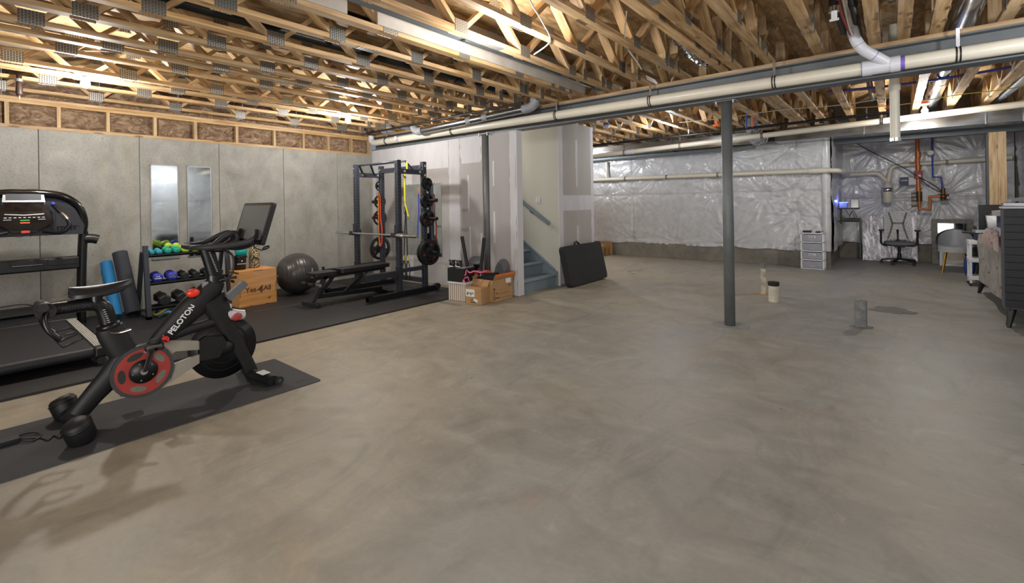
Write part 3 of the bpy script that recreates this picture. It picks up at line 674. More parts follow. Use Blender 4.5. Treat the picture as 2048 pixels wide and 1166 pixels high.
for i, (lb, pts, m, r) in enumerate((('yellow cable looping below the joists near the far bulb', [(-.6, 9.1, 2.86), (.1, 9.0, 2.80), (.7, 8.9, 2.83), (1.2, 8.7, 2.80), (1.8, 8.5, 2.84)], YEL, .006),
        ('white cable hanging loosely off a truss above the floor', [(-2.05, 2.72, 3.1), (-2.07, 2.75, 2.95), (-2.13, 3.0, 2.86), (-2.3, 3.35, 2.84), (-2.55, 3.45, 2.80)], WCAB, .006),
        ('white cable slanting down by the middle trusses', [(-1.6, 3.4, 2.92), (-1.85, 3.9, 2.86), (-2.0, 4.5, 2.84), (-2.05, 4.7, 2.83)], WCAB, .006),
        ('white cable looped through trusses over the treadmill', [(-6.3, .2, 2.96), (-6.1, .6, 2.93), (-5.8, 1.0, 2.95), (-5.5, 1.6, 2.93), (-5.2, 2.4, 2.95)], WCAB, .006),
        ('thin cream cable running past the trusses in front of the knee wall', [(-7.0, .2, 2.92), (-7.0, 1.2, 2.95), (-6.9, 2.4, 2.92), (-6.9, 4.2, 2.94)], WCAB, .006),
        ('pale cable sagging behind the free-standing column', [(-3.0, 8.5, 2.86), (-2.2, 8.4, 2.82), (-1.4, 8.4, 2.84), (-.6, 8.5, 2.82), (0, 8.6, 2.86)], WCAB, .006))):
    line(lb, pts, r, m, 'cable', 'cable')
# shut-off valve on black pipe
d = thing('shutoff_valve', 'white-handled valve hanging from a black pipe over the beam', 'valve', (-.33, 4.35, 2.85))
MB().cyl((-.33, 4.35, 2.88), (-.33, 4.35, 3.1), .033, 14).build('body', BLKPL, d, world=True); MB().cyl((-.33, 4.35, 2.80), (-.33, 4.35, 2.88), .02, 12).cyl((-.36, 4.35, 2.80), (-.30, 4.35, 2.80), .01, 8).build('handle', WHITE, d, world=True)
MB().cyl((-.33, 4.35, 2.86), (-.33, 4.35, 2.90), .037, 16).build('ring', CHROME, d, world=True)
nb = MB().box((-.41, 3.62, 2.815), (.24, 3.70, 2.85)).build('blocking_board', TIMBER_X); tag(nb, 'short timber board nailed across two joists above the wye', 'board')
# orange fittings
for i, (x, y, z, lb) in enumerate(((.0, 8.6, 2.72, 'orange fitting cluster behind the hanging pipe stub'), (-2.5, 9.0, 2.80, 'orange fitting on the gas line next to the free-standing column'), (.40, 9.6, 2.86, 'orange cap glowing above the far bulb'))):
    d = thing('pipe_fitting', lb, 'fitting', (x, y, z)); MB().cyl((-.05, 0, 0), (.05, 0, .02), .03, 10).build('body', ORAN, d); MB().cyl((0, 0, -.01), (.02, 0, .07), .022, 10).build('branch', ORAN, d); MB().cyl((.01, -.03, .05), (.02, .04, .06), .018, 8).build('lug', ORAN, d)
# ceiling fixture
d = thing('ceiling_fixture', 'white dome fixture under a bright blue junction box', 'fixture', (-3.98, 7.55, 2.80))
MB().cyl((0, 0, .01), (0, 0, .05), .055, 16).build('junction_box', mat('blue_plastic', '2c6fd0', .4), d); MB().lathe([(0, -.05), (.04, -.045), (.062, -.02), (.068, .01), (0, .012)], 20).build('dome', WHITE, d)
# lamp holders
GLOW = emis('lit_bulb', 'ffffff', 14)
for (x, y, e), lb in zip(BULBS, ('lit bare bulb in a white holder above the treadmill', 'lit bare bulb in a white holder near the power rack corner', 'lit bare bulb in front of the galvanised duct')):
    d = thing('bulb_holder', lb, 'lamp', (x, y, 2.85))
    MB().lathe([(0, 0), (.06, 0), (.06, -.008), (.045, -.02), (.028, -.026), (.026, -.05), (0, -.05)], 24).build('holder', WHITE, d)
    MB().lathe([(0, -.05), (.016, -.05), (.018, -.06), (.036, -.085), (.042, -.108), (.035, -.134), (.015, -.149), (0, -.152)], 20).build('bulb', GLOW, d)
d = thing('hanging_fitting', 'brown sprinkler fitting with a white pull ring over the treadmill', 'fitting', (-7.2, .47, 2.64))
MB().lathe([(0, 0.02), (.022, .02), (.028, .04), (.028, .1), (.022, .13), (.022, .24), (0, .24)], 14).build('body', mat('brown_plastic', '3a2a22', .5), d)
MB().tube([(.014*math.cos(a), 0, .0+.02*math.sin(a)) for a in [2*PI*i/14 for i in range(14)]], .004, 6, closed=True).build('ring', WHITE, d)
MB().cyl((0, 0, .17), (0, 0, .2), .03, 14).build('collar', SILVER, d)

# ================================================================ GYM
# rubber floor mats
mp = MB().box((.002, .002, 0), (1.498, 1.818, .02)).build('rubber_mat', RUBBER, None, bevel=.003, seg=1, loc=(-8.15, -.20, 0))
mlist = []
for i, x in enumerate((-8.15, -6.64)):
    for j in range(4):
        y = -1.97+j*1.82
        o = mp if not mlist else piece(mp, None, (x, y, 0)); o.location = (x, y, 0); mlist.append(o)
lbs = ['black rubber floor mat under the concrete wall behind the treadmill hood', 'black rubber floor mat beneath the treadmill console end', 'black rubber floor mat under the dumbbell rack and wooden box', 'black rubber floor mat under the bench and silver-grey ball',
       'black rubber floor mat at the edge beyond the treadmill running belt', 'black rubber floor mat bordering bare concrete beside the exercise bike', 'black rubber floor mat bordering bare concrete between bike and power rack', 'black rubber floor mat under the power rack base rail']
for o, l in zip(mlist, lbs): tag(o, l, 'floor mat', 'rubber mats of the gym floor')
YOGA = mat('exercise_mat_foam', '37383b', .75, 0, .12, 60, .25, 150)
ym = thing('exercise_mat', 'thin charcoal exercise mat lying under the exercise bike', 'mat', (-4.04, .9, 0))
MB().prism(rrect(.86, 2.0, .02), .006, T(0, 0, .001)).build('mat', YOGA, ym)
MKM = mat('mat_emboss', '2a2b2e', .7)
text('lettering', 'V51', .075, T(-3.72, 1.80, .0075) @ rotm('Z', R(90)), MKM, ym)

# ---- dumbbells
def tone(n, c, r=.45): return mat('neoprene_'+n, c, r, 0, .06, 20, .05)
def hexhead(b, x0, x1, r, sgn=1, n=6):
    c = .16*abs(x1-x0); a0 = PI/6
    prof = [(0, x0), (r*.82, x0), (r, x0+(x1-x0)*.2), (r, x0+(x1-x0)*.8), (r*.82, x1), (0, x1)]
    M_ = Matrix(((0, 0, 1, 0), (math.cos(a0), -math.sin(a0), 0, 0), (math.sin(a0), math.cos(a0), 0, 0), (0, 0, 0, 1)))
    if n > 8:
        L = abs(x1-x0); s = 1 if x1 > x0 else -1; prof = [(0, x0), (r*.6, x0+s*L*.02), (r*.9, x0+s*L*.14), (r, x0+s*L*.4), (r, x0+s*L*.6), (r*.9, x0+s*L*.86), (r*.6, x0+s*L*.98), (0, x1)]
    return b.lathe(prof, n, M_, n > 8)
def dumbbell(r, L, hl, m, hm, n=6):
    t = thing('dumbbell', 'x', 'dumbbell')
    for s in (-1, 1):
        b = hexhead(MB(), s*(L/2-hl), s*L/2, r, s, n); b.build('head', m, t)
    MB().tube([(x, 0, 0) for x in np.linspace(-L/2+hl, L/2-hl, 7)], [r*.34, r*.3, r*.36, r*.38, r*.36, r*.3, r*.34], 12).build('grip', hm, t)
    return t
RX = -7.62
def place_db(src, first, x, y, z, rz, label, group, tilt=0):
    o = src if first else dup(src)
    o.location = (x, y, z); o.rotation_euler = (0, tilt, rz); o['label'] = label; o['group'] = group; return o
gr = 'small vinyl dumbbells on the top shelf'
TEALB = tone('sky', '2f9bb5'); TEAL = tone('teal', '15a08c'); LIME = tone('lime', 'a9cf3c'); NAVY = tone('navy', '2a35a8'); HEXB = mat('black_hex_rubber', '202124', .5, 0, .15, 30, .1)
T1 = .865
d1 = dumbbell(.034, .16, .05, TEALB, TEALB, 14); place_db(d1, True, -7.52, 1.645, T1, 0, 'small sky-blue dumbbell at the very end of the top shelf', gr, .12)
place_db(d1, False, -7.52, 1.73, T1+.0, 0, 'small sky-blue dumbbell next to the teal pair', gr, .12)
d2 = dumbbell(.041, .175, .055, TEAL, TEAL, 14); place_db(d2, True, -7.52, 1.825, T1+.006, 0, 'teal dumbbell beside the sky-blue pair', gr, .12); place_db(d2, False, -7.52, 1.922, T1+.006, 0, 'teal dumbbell touching the lime green ones', gr, .12)
d3 = dumbbell(.048, .185, .06, LIME, LIME, 14); place_db(d3, True, -7.52, 2.02, T1+.012, 0, 'lime green dumbbell touching the teal one', gr, .12); place_db(d3, False, -7.52, 2.13, T1+.012, 0, 'lime green dumbbell next to the indigo one', gr, .12)
place_db(d3, False, -7.66, 1.92, T1+.045, .5, 'lime green dumbbell lying behind the teal ones', gr, .0)
d4 = dumbbell(.05, .19, .062, NAVY, NAVY, 14); place_db(d4, True, -7.52, 2.25, T1+.012, 0, 'indigo dumbbell on the top shelf under the bike handlebar', gr, .12); place_db(d4, False, -7.52, 2.37, T1+.012, 0, 'indigo dumbbell at the far end of the top shelf', gr, .12)
gm = 'dumbbells on the middle shelf'
T2 = .53
d5 = dumbbell(.062, .20, .07, NAVY, NAVY, 14); 
for k, (y, l) in enumerate(((1.70, 'big royal blue dumbbell at the end of the middle shelf'), (1.86, 'big royal blue dumbbell beside the black hex pair'))):
    o = place_db(d5, k == 0, -7.50, y, T2, 0, l, gm, .1)
    text('lettering', '8 LB', .02, frame((-7.395, y, T2+.012), (0, 1, 0), (0, 0, 1)), WHITE, o, bold=.001); text('lettering', 'FITNESS', .02, frame((-7.395, y, T2-.015), (0, 1, 0), (0, 0, 1)), WHITE, o, bold=.001)
d6 = dumbbell(.052, .24, .075, HEXB, CHROME)
for k, (y, l) in enumerate(((2.0, 'black hex dumbbell next to the royal blue pair'), (2.13, 'black hex dumbbell in the middle of the middle shelf'), (2.27, 'black hex dumbbell on the middle shelf just behind the handlebar post'), (2.41, 'black hex dumbbell at the far end of the middle shelf'))):
    place_db(d6, k == 0, -7.50, y, T2-.01, 0, l, gm, .1)
gl = 'heavy hex dumbbells on the lowest shelf'
T3 = .235
d7 = dumbbell(.075, .30, .10, HEXB, CHROME)
for k, (y, l) in enumerate(((1.76, 'heavy black hex dumbbell at the end of the lowest shelf'), (1.955, 'heavy black hex dumbbell second along the lowest shelf'), (2.15, 'heavy black hex dumbbell third along the lowest shelf'), (2.35, 'heavy black hex dumbbell by the wooden box on the lowest shelf'))):
    place_db(d7, k == 0, -7.50, y, T3, .0, l, gl, .1)
# rack
rk = thing('dumbbell_rack', 'charcoal three-shelf dumbbell rack with slanted side panels by the concrete wall', 'rack', (-7.6, 2.05, .02))
for y in (1.575, 2.51):
    MB().prism([(-7.32, .02), (-7.27, .02), (-7.27, .06), (-7.40, .95), (-7.46, .95), (-7.34, .06)], .05, frame((0, y+.025, 0), (1, 0, 0), (0, 0, 1))).build('upright', BLK2, rk, world=True, bevel=.003)
    MB().prism([(-7.95, .02), (-7.27, .02), (-7.27, .06), (-7.95, .06)], .05, frame((0, y+.025, 0), (1, 0, 0), (0, 0, 1))).build('foot', BLK2, rk, world=True, bevel=.003)
    MB().bar((-7.86, y, .06), (-7.58, y, .86), .045, .045).build('rear_upright', BLK2, rk, world=True)
for z, x0 in ((T1-.05, -7.40), (T2-.07, -7.35), (T3-.085, -7.30)):
    for xx in (x0, x0-.22): MB().bar((xx-.0, 1.60, z+(.0 if xx == x0 else .0)), (xx, 2.49, z), .05, .035).build('shelf_rail', BLK, rk, world=True, bevel=.003)
    MB().box((x0-.24, 1.6, z-.012), (x0+.03, 2.49, z-.0)).box((x0+.022, 1.6, z-.012), (x0+.03, 2.49, z+.02)).build('shelf', BLK, rk, world=True)
# odds and ends below the rack
t = thing('resistance_bands', 'yellow and blue resistance band bundle on the floor under the dumbbell rack', 'bands', (-7.4, 1.75, .02))
for i, c in enumerate(('c9b92c', '2d63c0', '8fd0c4')):
    MB().tube([(-7.40+.06*math.cos(a)*1.2, 1.72+.035*i+.09*math.sin(a), .05+.03*math.sin(2*a+i)+.02*(2-i)) for a in [2*PI*k/18 for k in range(18)]], .014, 8, closed=True).build('band', mat('band_'+str(i), c, .5), t, world=True)
t = thing('red_strap', 'crumpled red strap on the floor under the dumbbell rack', 'strap', (-7.4, 1.98, .02))
MB().tube([(-7.40+.05*math.cos(a)*(1+.3*math.sin(3*a)), 1.98+.08*math.sin(a), .045+.02*math.sin(2*a)) for a in [2*PI*k/18 for k in range(18)]], .014, 8, closed=True).build('loop', mat('red_webbing', 'a8202c', .6), t, world=True)
# rolled mats
def roll(name, label, base, top, r, m, cat='mat'):
    t = thing(name, label, cat, base)
    b = Vector(base); q = Vector(top); dd = (q-b).normalized()
    o = MB().cyl(b, q, r, 28).build('roll', m, t, world=True)
    sp = [q+dd*.001+frame((0, 0, 0), dd.cross(Vector((1, 0, 0))), dd.cross(dd.cross(Vector((1, 0, 0))))).to_3x3() @ Vector((a/25*r*.95*math.cos(a*1.0), a/25*r*.95*math.sin(a), 0)) for a in np.linspace(3, 25, 70)]
    MB().tube(sp, .0016, 4).build('spiral_edge', HOLE, t, world=True); return t
roll('rolled_mat', 'bright blue rolled exercise mat leaning on the concrete wall', (-7.70, 1.33, .055), (-8.10, 1.30, .72), .062, mat('blue_foam', '1e78b4', .7, 0, .08, 40, .1, 150))
roll('rolled_mat', 'thick charcoal rolled mat leaning beside the blue one', (-7.66, 1.49, .07), (-8.04, 1.43, .84), .082, mat('slate_foam', '2e323b', .75, 0, .1, 40, .1, 150))
# wall mirrors
MIRR = mat('mirror_glass', 'dfe6e8', .015, 1, .0, 4)
def wall_mirror(label, y0, y1, z0, z1):
    t = thing('wall_mirror', label, 'mirror', (XL, (y0+y1)/2, z0))
    MB().box((XL+.001, y0+.008, z0+.008), (XL+.009, y1-.008, z1-.008)).build('glass', MIRR, t, world=True)
    b = MB()
    for a, c in (((y0, z0), (y1, z0+.01)), ((y0, z1-.01), (y1, z1)), ((y0, z0), (y0+.01, z1)), ((y1-.01, z0), (y1, z1))): b.box((XL+.001, a[0], a[1]), (XL+.014, c[0], c[1]))
    b.build('frame', SILVER, t, world=True)
wall_mirror('tall narrow mirror on concrete, the one nearer the treadmill', 1.81, 2.14, .69, 2.06)
wall_mirror('tall narrow mirror on concrete, the one nearer the wooden box', 2.255, 2.575, .69, 2.06)
t = thing('wall_mirror', 'large frameless mirror on the drywall behind the power rack', 'mirror', (-6.6, YD, .5))
MB().box((-7.09, YD-.012, .51), (-6.09, YD-.003, 1.80)).build('glass', MIRR, t, world=True)
for x, z in ((-6.95, .505), (-6.25, .505), (-6.95, 1.8), (-6.25, 1.8)): MB().box((x-.02, YD-.016, z-.012), (x+.02, YD-.0, z+.012)).build('clip', CHROME, t, world=True)

# plyo box
t = thing('plyo_box', 'birch plywood jump box with dark printed lettering beside the silver-grey ball', 'box', (-7.25, 2.78, .02), R(3))
W_, D_, H_ = .52, .40, .49
x0, x1, y0, y1 = -D_/2, D_/2, -W_/2, W_/2; q = .018
MB().box((x1-q, y0, 0), (x1, y1, H_)).build('panel', BIRCH, t, bevel=.003); MB().box((x0, y0, 0), (x0+q, y1, H_)).build('panel', BIRCH, t, bevel=.003)
MB().box((x0+q, y0, q), (x1-q, y0+q, H_-q)).build('panel', BIRCH, t); MB().box((x0+q, y1-q, q), (x1-q, y1, H_-q)).build('panel', BIRCH, t)
MB().box((x0, y0, H_), (x1, y1, H_+q)).build('panel', BIRCH, t, bevel=.003); MB().box((x0+q, y0, 0), (x1-q, y1, q)).build('panel', BIRCH, t)
BR = mat('burnt_print', '6b4022', .6)
MB().prism(rrect(.12, .035, .017), .003, frame((-.0, y0-.001, .36), (1, 0, 0), (0, 0, 1))).build('hand_slot', HOLE, t)
for (yy, zz_, w_, h_) in ((0, H_+.005, .13, .006), (y0+.012, .2, .008, .12), (y1-.012, .24, .008, .14), (-.1, .006, .05, .006), (.12, .006, .05, .006)): MB().box((x1, yy-w_/2, zz_-h_/2), (x1+.0012, yy+w_/2, zz_+h_/2)).build('finger_joint', BR, t)
mt = chain(t) @ frame((x1+.001, 0, .23), (0, 1, 0), (0, 0, 1))
bpy.context.view_layer.update()
text('lettering', 'Yes', .10, mt @ T(-.105, 0, 0), BR, t, bold=.0025); text('lettering', 'All', .10, mt @ T(.125, 0, 0), BR, t, bold=.0025)
text('lettering', '4', .135, mt @ T(.03, -.01, 0) @ rotm('Z', R(-6)), BR, t, bold=.006)
MB().box((0, -.04, -.004), (.0008, .075, .004)).build('lettering', BR, t, loc=(x1+.001, -.005, .225), rot=(R(28), 0, 0))
text('lettering', '18"', .04, mt @ T(.15, -.15, 0), BR, t, bold=.001)
# bucket, teal ball, foam roller on the box
t = thing('tub', 'black plastic fitness tub with a lid on the wooden box', 'tub', (-7.30, 2.64, .53))
MB().lathe([(0, 0), (.075, 0), (.083, .17), (.083, .18), (0, .18)], 28).build('body', BLKPL, t); MB().lathe([(.078, .16), (.095, .165), (.095, .195), (.09, .2), (.082, .2), (.08, .18)], 28).build('lid', BLKGL, t)
text('lettering', 'FITNESS MAD', .019, frame((-7.30+.083, 2.64-.005, .53+.085), (.1, 1, 0), (0, 0, 1)), WHITE, t, bold=.0005)
MB().lathe([(0, 0), (.018, .0), (.0, .02)], 3).build('logo', WHITE, t, loc=(.084, -.0, .125), rot=(0, PI/2, 0))
tag(MB().sph((-7.30, 2.66, .79), .082, 20, 14).build('exercise_ball', mat('teal_vinyl', '1aa39a', .4)), 'small teal ball resting in the black tub', 'ball')
def m_leo():
    t = NT('leopard_print'); v = t.map((1, 1, 1), False); vo = t.n('TexVoronoi', feature='DISTANCE_TO_EDGE'); t.put(vo.inputs['Vector'], v); vo.inputs['Scale'].default_value = 38
    n = t.noise(v, 30, 3); c = t.ramp(t.math('ADD', vo.outputs['Distance'], t.math('MULTIPLY', t.math('SUBTRACT', n, .5), .25)), [(.10, '1d1813'), (.16, 'cbb88a')])
    t.set(Base_Color=c, Roughness=.6); t.bump(vo.outputs['Distance'], .5, .006); return t.m
t = thing('foam_roller', 'leopard patterned foam roller standing upright on the wooden box', 'roller', (-7.36, 2.86, .53))
MB().lathe([(.045, 0), (.068, 0), (.07, .006), (.07, .33), (.066, .336), (.045, .336), (.045, 0)], 28).build('sleeve', m_leo(), t); MB().lathe([(0, .30), (.045, .30)], 28).build('core', HOLE, t)
# stability ball
t = thing('stability_ball', 'large silver-grey inflatable exercise ball by the concrete wall', 'ball', (-7.48, 3.56, .02))
RIBB = NT('ball_vinyl'); vz = RIBB.n('SeparateXYZ'); RIBB.put(vz.inputs[0], RIBB.map((1, 1, 1), False)); RIBB.set(Base_Color=lin('3f3d3e'), Roughness=.33, Coat_Weight=.15)
RIBB.bump(RIBB.math('SINE', RIBB.math('MULTIPLY', vz.outputs[1], 150.0)), .25, .004)
MB().sph((0, 0, .325), .325, 48, 28).build('ball', RIBB.m, t); MB().cyl((.02, -.322, .32), (.02, -.33, .32), .012, 12).build('plug', WHITE, t)
a_ = R(-20); pc = Vector((-7.48+.326*math.cos(a_+R(8)), 3.56+.326*math.sin(R(-20)+R(28)), .345))
text('lettering', 'FITNESS', .045, frame((-7.48+.318, 3.56+.085, .36), (0, .0, -1), (-.26, 1, 0)), WHITE, t, bold=.001)

# ---- power rack
PR = thing('power_rack', 'tall black power rack with storage pegs standing by the unfinished drywall', 'rack', (-6.43, 4.6, .02))
xl, xr, yf, yr = -7.02, -5.87, 4.37, 4.87; Hh_ = 2.12; u = .075
UPM = mat('rack_upright', '383c46', .4, .25, .08, 20)
for (x, y) in ((xl, yf), (xr, yf), (xl, yr), (xr, yr)):
    up = MB().box((x-u/2, y-u/2, .095), (x+u/2, y+u/2, Hh_)).build('upright', UPM, PR, world=True, bevel=.006)
    hb = MB()
    for k in range(38):
        z = .16+k*.0508
        for (ox, oy, ax) in ((0, -u/2-.0006, 'y'), (u/2+.0006, 0, 'x')):
            p = [(.0095*math.cos(2*PI*i/8), .0095*math.sin(2*PI*i/8)) for i in range(8)]
            if ax == 'y': hb.add([(x+a, y+oy, z+b) for a, b in p], [tuple(range(8))])
            else: hb.add([(x+ox, y+a, z+b) for a, b in p], [tuple(range(8))])
    o = hb.build('bolt_holes', HOLE, up, world=True); o['kind'] = 'stuff'
def holes(parent, p, q, nrm, n, r=.009):
    hb = MB(); p = Vector(p); q = Vector(q); nn = Vector(nrm); d_ = (q-p).normalized(); c_ = d_.cross(nn)
    for k in range(n):
        c = p+(q-p)*(k+.5)/n; hb.add([c+nn*.0006+d_*r*math.cos(2*PI*i/8)+c_*r*math.sin(2*PI*i/8) for i in range(8)], [tuple(range(8))])
    o = hb.build('bolt_holes', HOLE, parent, world=True); o['kind'] = 'stuff'
def bolt(x, y, z, ax, parent, r=.021):
    d_ = Vector(ax); p = Vector((x, y, z)); MB().cyl(p, p+d_*.004, r, 14).cyl(p+d_*.004, p+d_*.014, r*.62, 6).build('bolt', CHROME, parent, world=True)
# base rails, top members
for x in (xl, xr):
    rb = MB().box((x-.038, 3.80, .02), (x+.038, 5.12, .095)).build('base_rail', BLK, PR, world=True, bevel=.004); holes(rb, (x+.038, 3.9, .058), (x+.038, 5.05, .058), (1, 0, 0), 22)
    MB().prism([(3.80, .095), (3.88, .095), (3.80, .03)], .08, frame((x-.04, 0, 0), (0, 1, 0), (0, 0, 1))).build('end_cap', BLKPL, PR, world=True)
    MB().cyl((x+.0, 5.10, .075), (x+.06, 5.10, .075), .05, 16).build('rear_wheel', DKRUB, PR, world=True)
    sd = MB().box((x-.036, yf+.036, 1.985-.075), (x+.036, yr-.036, 1.985)).build('side_member', UPM, PR, world=True, bevel=.004); holes(sd, (x+.036, yf+.06, 1.95), (x+.036, yr-.06, 1.95), (1, 0, 0), 7)
    MB().box((x-.034, yf+.04, .38), (x+.034, yr-.04, .44)).build('side_member', UPM, PR, world=True)
    for y in (yf+.1, yr-.1): bolt(x+.037, y, 1.95, (1, 0, 0), PR)
    for z in (1.93, 2.05): bolt(x-.02, yf-.038, z, (0, -1, 0), PR, .017)
rm = MB().box((xl+.04, yr-.034, 1.99), (xr-.04, yr+.034, 2.07)).build('rear_member', UPM, PR, world=True, bevel=.004); holes(rm, (xl+.1, yr-.034, 2.03), (xr-.1, yr-.034, 2.03), (0, -1, 0), 18)
for xx in (xl+.02, xr-.02): bolt(xx, yr-.05, 2.04, (0, -1, 0), PR); 
bolt(xr+.04, yr, 2.05, (1, 0, 0), PR); bolt(xr+.04, yr, 1.90, (1, 0, 0), PR)
MB().box((xl+.04, yr-.034, .16), (xr-.04, yr+.034, .235)).build('rear_member', UPM, PR, world=True, bevel=.004)
# gusseted pull-up bars: angled arms rising forward
for (yy, zz_) in ((yf-.0, 2.10), (yf+.22, 2.12)):
    MB().tube([(xl+.02, yy+.12, 1.95), (xl+.10, yy, zz_), (xr-.10, yy, zz_), (xr-.02, yy+.12, 1.95)], .017, 14).build('pull_up_bar', UPM, PR, world=True)
# J hooks, spotter arms
for x in (xl, xr):
    b = MB().box((x-.05, yf-.05, .93), (x+.05, yf-.038, 1.12)).box((x-.04, yf-.12, .93), (x+.04, yf-.04, .945)).box((x-.04, yf-.125, .93), (x+.04, yf-.112, 1.0)).box((x+.038, yf-.05, .93), (x+.05, yf+.05, 1.02))
    b.build('bar_hook', BLK2, PR, world=True, bevel=.003)
    sa = MB().box((x-.03, yf-.62, .33), (x+.03, yf-.04, .42)).box((x-.045, yf-.04, .28), (x+.045, yf+.03, .48)).build('spotter_arm', BLK2, PR, world=True, bevel=.004)
    holes(sa, (x+.03, yf-.58, .375), (x+.03, yf-.08, .375), (1, 0, 0), 9)
    MB().box((x-.018, yf-.63, .42), (x+.018, yf-.60, .46)).build('arm_stop', BLK2, PR, world=True)
# pegs
pegs = []
for x, s in ((xl, -1), (xr, 1)):
    for z in (1.77, 1.49, 1.20, .66):
        if s == 1: b = MB().cyl((x+.038, yr, z), (x+.30, yr, z), .0235, 16).cyl((x+.30, yr, z), (x+.315, yr, z), .030, 16)
        else: b = MB().cyl((x-.038, yr, z), (x-.26, yr, z), .0235, 16).cyl((x-.26, yr, z), (x-.275, yr, z), .028, 16)
        if z > 1.7: b = MB().cyl((x+s*.038, yr, z), (x+s*.16, yr, z), .0235, 16)
        b.build('storage_peg', BLKPL, PR, world=True)
for x in (xl, xr):
    for z in (1.60, 1.38, 1.12, .85): bolt(x+(.0 if x == xr else .02), yr-.038, z, (0, -1, 0), PR, .012)
# weight plates
PRED = mat('plate_red_print', 'c0282c', .5)
def plate(r, th_, txt=None):
    t = thing('weight_plate', 'x', 'weight plate')
    hole = .026; n = 36; b = MB(); k = 3
    # disc with three oval grip openings, built by angular sectors
    def ring(r0, r1, a0, a1, m=8, t0=th_/2, t1=th_/2):
        vs = []; 
        for i in range(m+1):
            a = a0+(a1-a0)*i/m
            for rr, tt in ((r0, -t0), (r1, -t1), (r1, t1), (r0, t0)): vs.append((tt, rr*math.cos(a), rr*math.sin(a)))
        fs = []
        for i in range(m):
            for j in range(4): fs.append((i*4+j, i*4+(j+1) % 4, (i+1)*4+(j+1) % 4, (i+1)*4+j))
        fs += [(0, 3, 2, 1), (m*4, m*4+1, m*4+2, m*4+3)]
        b.add(vs, fs)
    ring(r*.80, r, 0, 2*PI, 40, th_/2, th_*.42); ring(hole, r*.42, 0, 2*PI, 28, th_*.5, th_*.42)
    for j in range(3):
        a = PI/2+j*2*PI/3+.52; ring(r*.40, r*.82, a+.05, a+1.0, 8, th_*.33, th_*.33)
        ring(r*.40, r*.82, a-.05-.0, a+.06, 2, th_*.33, th_*.33)
    b.build('disc', mat('plate_rubber', '17181a', .45, 0, .15, 20), t)
    ch = MB().tube([(0, (hole+.006)*math.cos(2*PI*i/20), (hole+.006)*math.sin(2*PI*i/20)) for i in range(20)], th_*.30, 6, closed=True); 
    for i in range(len(ch.v)): ch.v[i].x *= 1.6
    ch.build('hub', BLKPL, t)
    if txt:
        for j in range(3):
            a = PI/2+j*2*PI/3+.52+.52; c = Vector((th_*.345, r*.61*math.cos(a), r*.61*math.sin(a)))
            text('lettering', txt, r*.2, T(*c) @ frame((0, 0, 0), (0, 1, 0), (0, 0, 1)), PRED, t, bold=.001)
    return t
def put_plate(src, first, x, z, rot, label, group):
    o = src if first else dup(src); o.location = (x, yr, z-.002); o.rotation_euler = (rot, 0, 0); o['label'] = label; o['group'] = group
pg = 'weight plates on the rack pegs'
P45 = plate(.205, .045, '45'); P25 = plate(.135, .032, '25'); P10 = plate(.118, .028, None); P5 = plate(.088, .022, None)
put_plate(P45, True, xr+.075, .66, .3, 'largest black weight plate with red lettering on the outer lower peg', pg); put_plate(P45, False, xr+.125, .66, .8, 'large black weight plate outermost on the lower peg by the boxes', pg)
put_plate(P45, False, xl-.07, .66, 1.0, 'large black weight plate on the lower peg by the concrete wall', pg)
put_plate(P25, True, xr+.065, 1.20, .3, 'black weight plate on the third peg by the boxes', pg); put_plate(P25, False, xr+.10, 1.20, .9, 'black weight plate outermost on the third peg by the boxes', pg)
put_plate(P25, False, xl-.065, 1.20, .2, 'black weight plate on the third peg by the concrete wall', pg)
put_plate(P10, True, xr+.06, 1.49, .5, 'smaller black weight plate on the second peg by the boxes', pg); put_plate(P10, False, xr+.092, 1.49, 1.1, 'smaller black weight plate outermost on the second peg by the boxes', pg)
put_plate(P10, False, xl-.06, 1.49, .6, 'smaller black weight plate on the second peg by the concrete wall', pg)
put_plate(P5, True, xr+.055, 1.77, .5, 'small weight plate on the top peg by the boxes', pg); put_plate(P5, False, xr+.08, 1.77, 1.4, 'small weight plate, middle one on the top peg by the boxes', pg); put_plate(P5, False, xr+.105, 1.77, 2.2, 'small weight plate outermost on the top peg by the boxes', pg)
put_plate(P5, False, xl-.055, 1.77, .6, 'small weight plate on the top peg by the concrete wall', pg)
# barbell
t = thing('barbell', 'long chrome barbell resting empty on the power rack hooks', 'barbell', (-6.43, yf-.08, .962))
MB().cyl((-.66, 0, 0), (.66, 0, 0), .0145, 16).build('shaft', SILVER, t)
for s in (-1, 1):
    MB().cyl((s*.69, 0, 0), (s*1.10, 0, 0), .025, 20).build('sleeve', CHROME, t); MB().cyl((s*.655, 0, 0), (s*.70, 0, 0), .038, 20).build('collar', CHROME, t)
MB().cyl((.70, 0, 0), (.76, 0, 0), .04, 16).build('clip', CHROME, t)
MB().box((.30, -.03, -.035), (.42, .03, -.005)).build('clamp', BLKPL, t, bevel=.008)
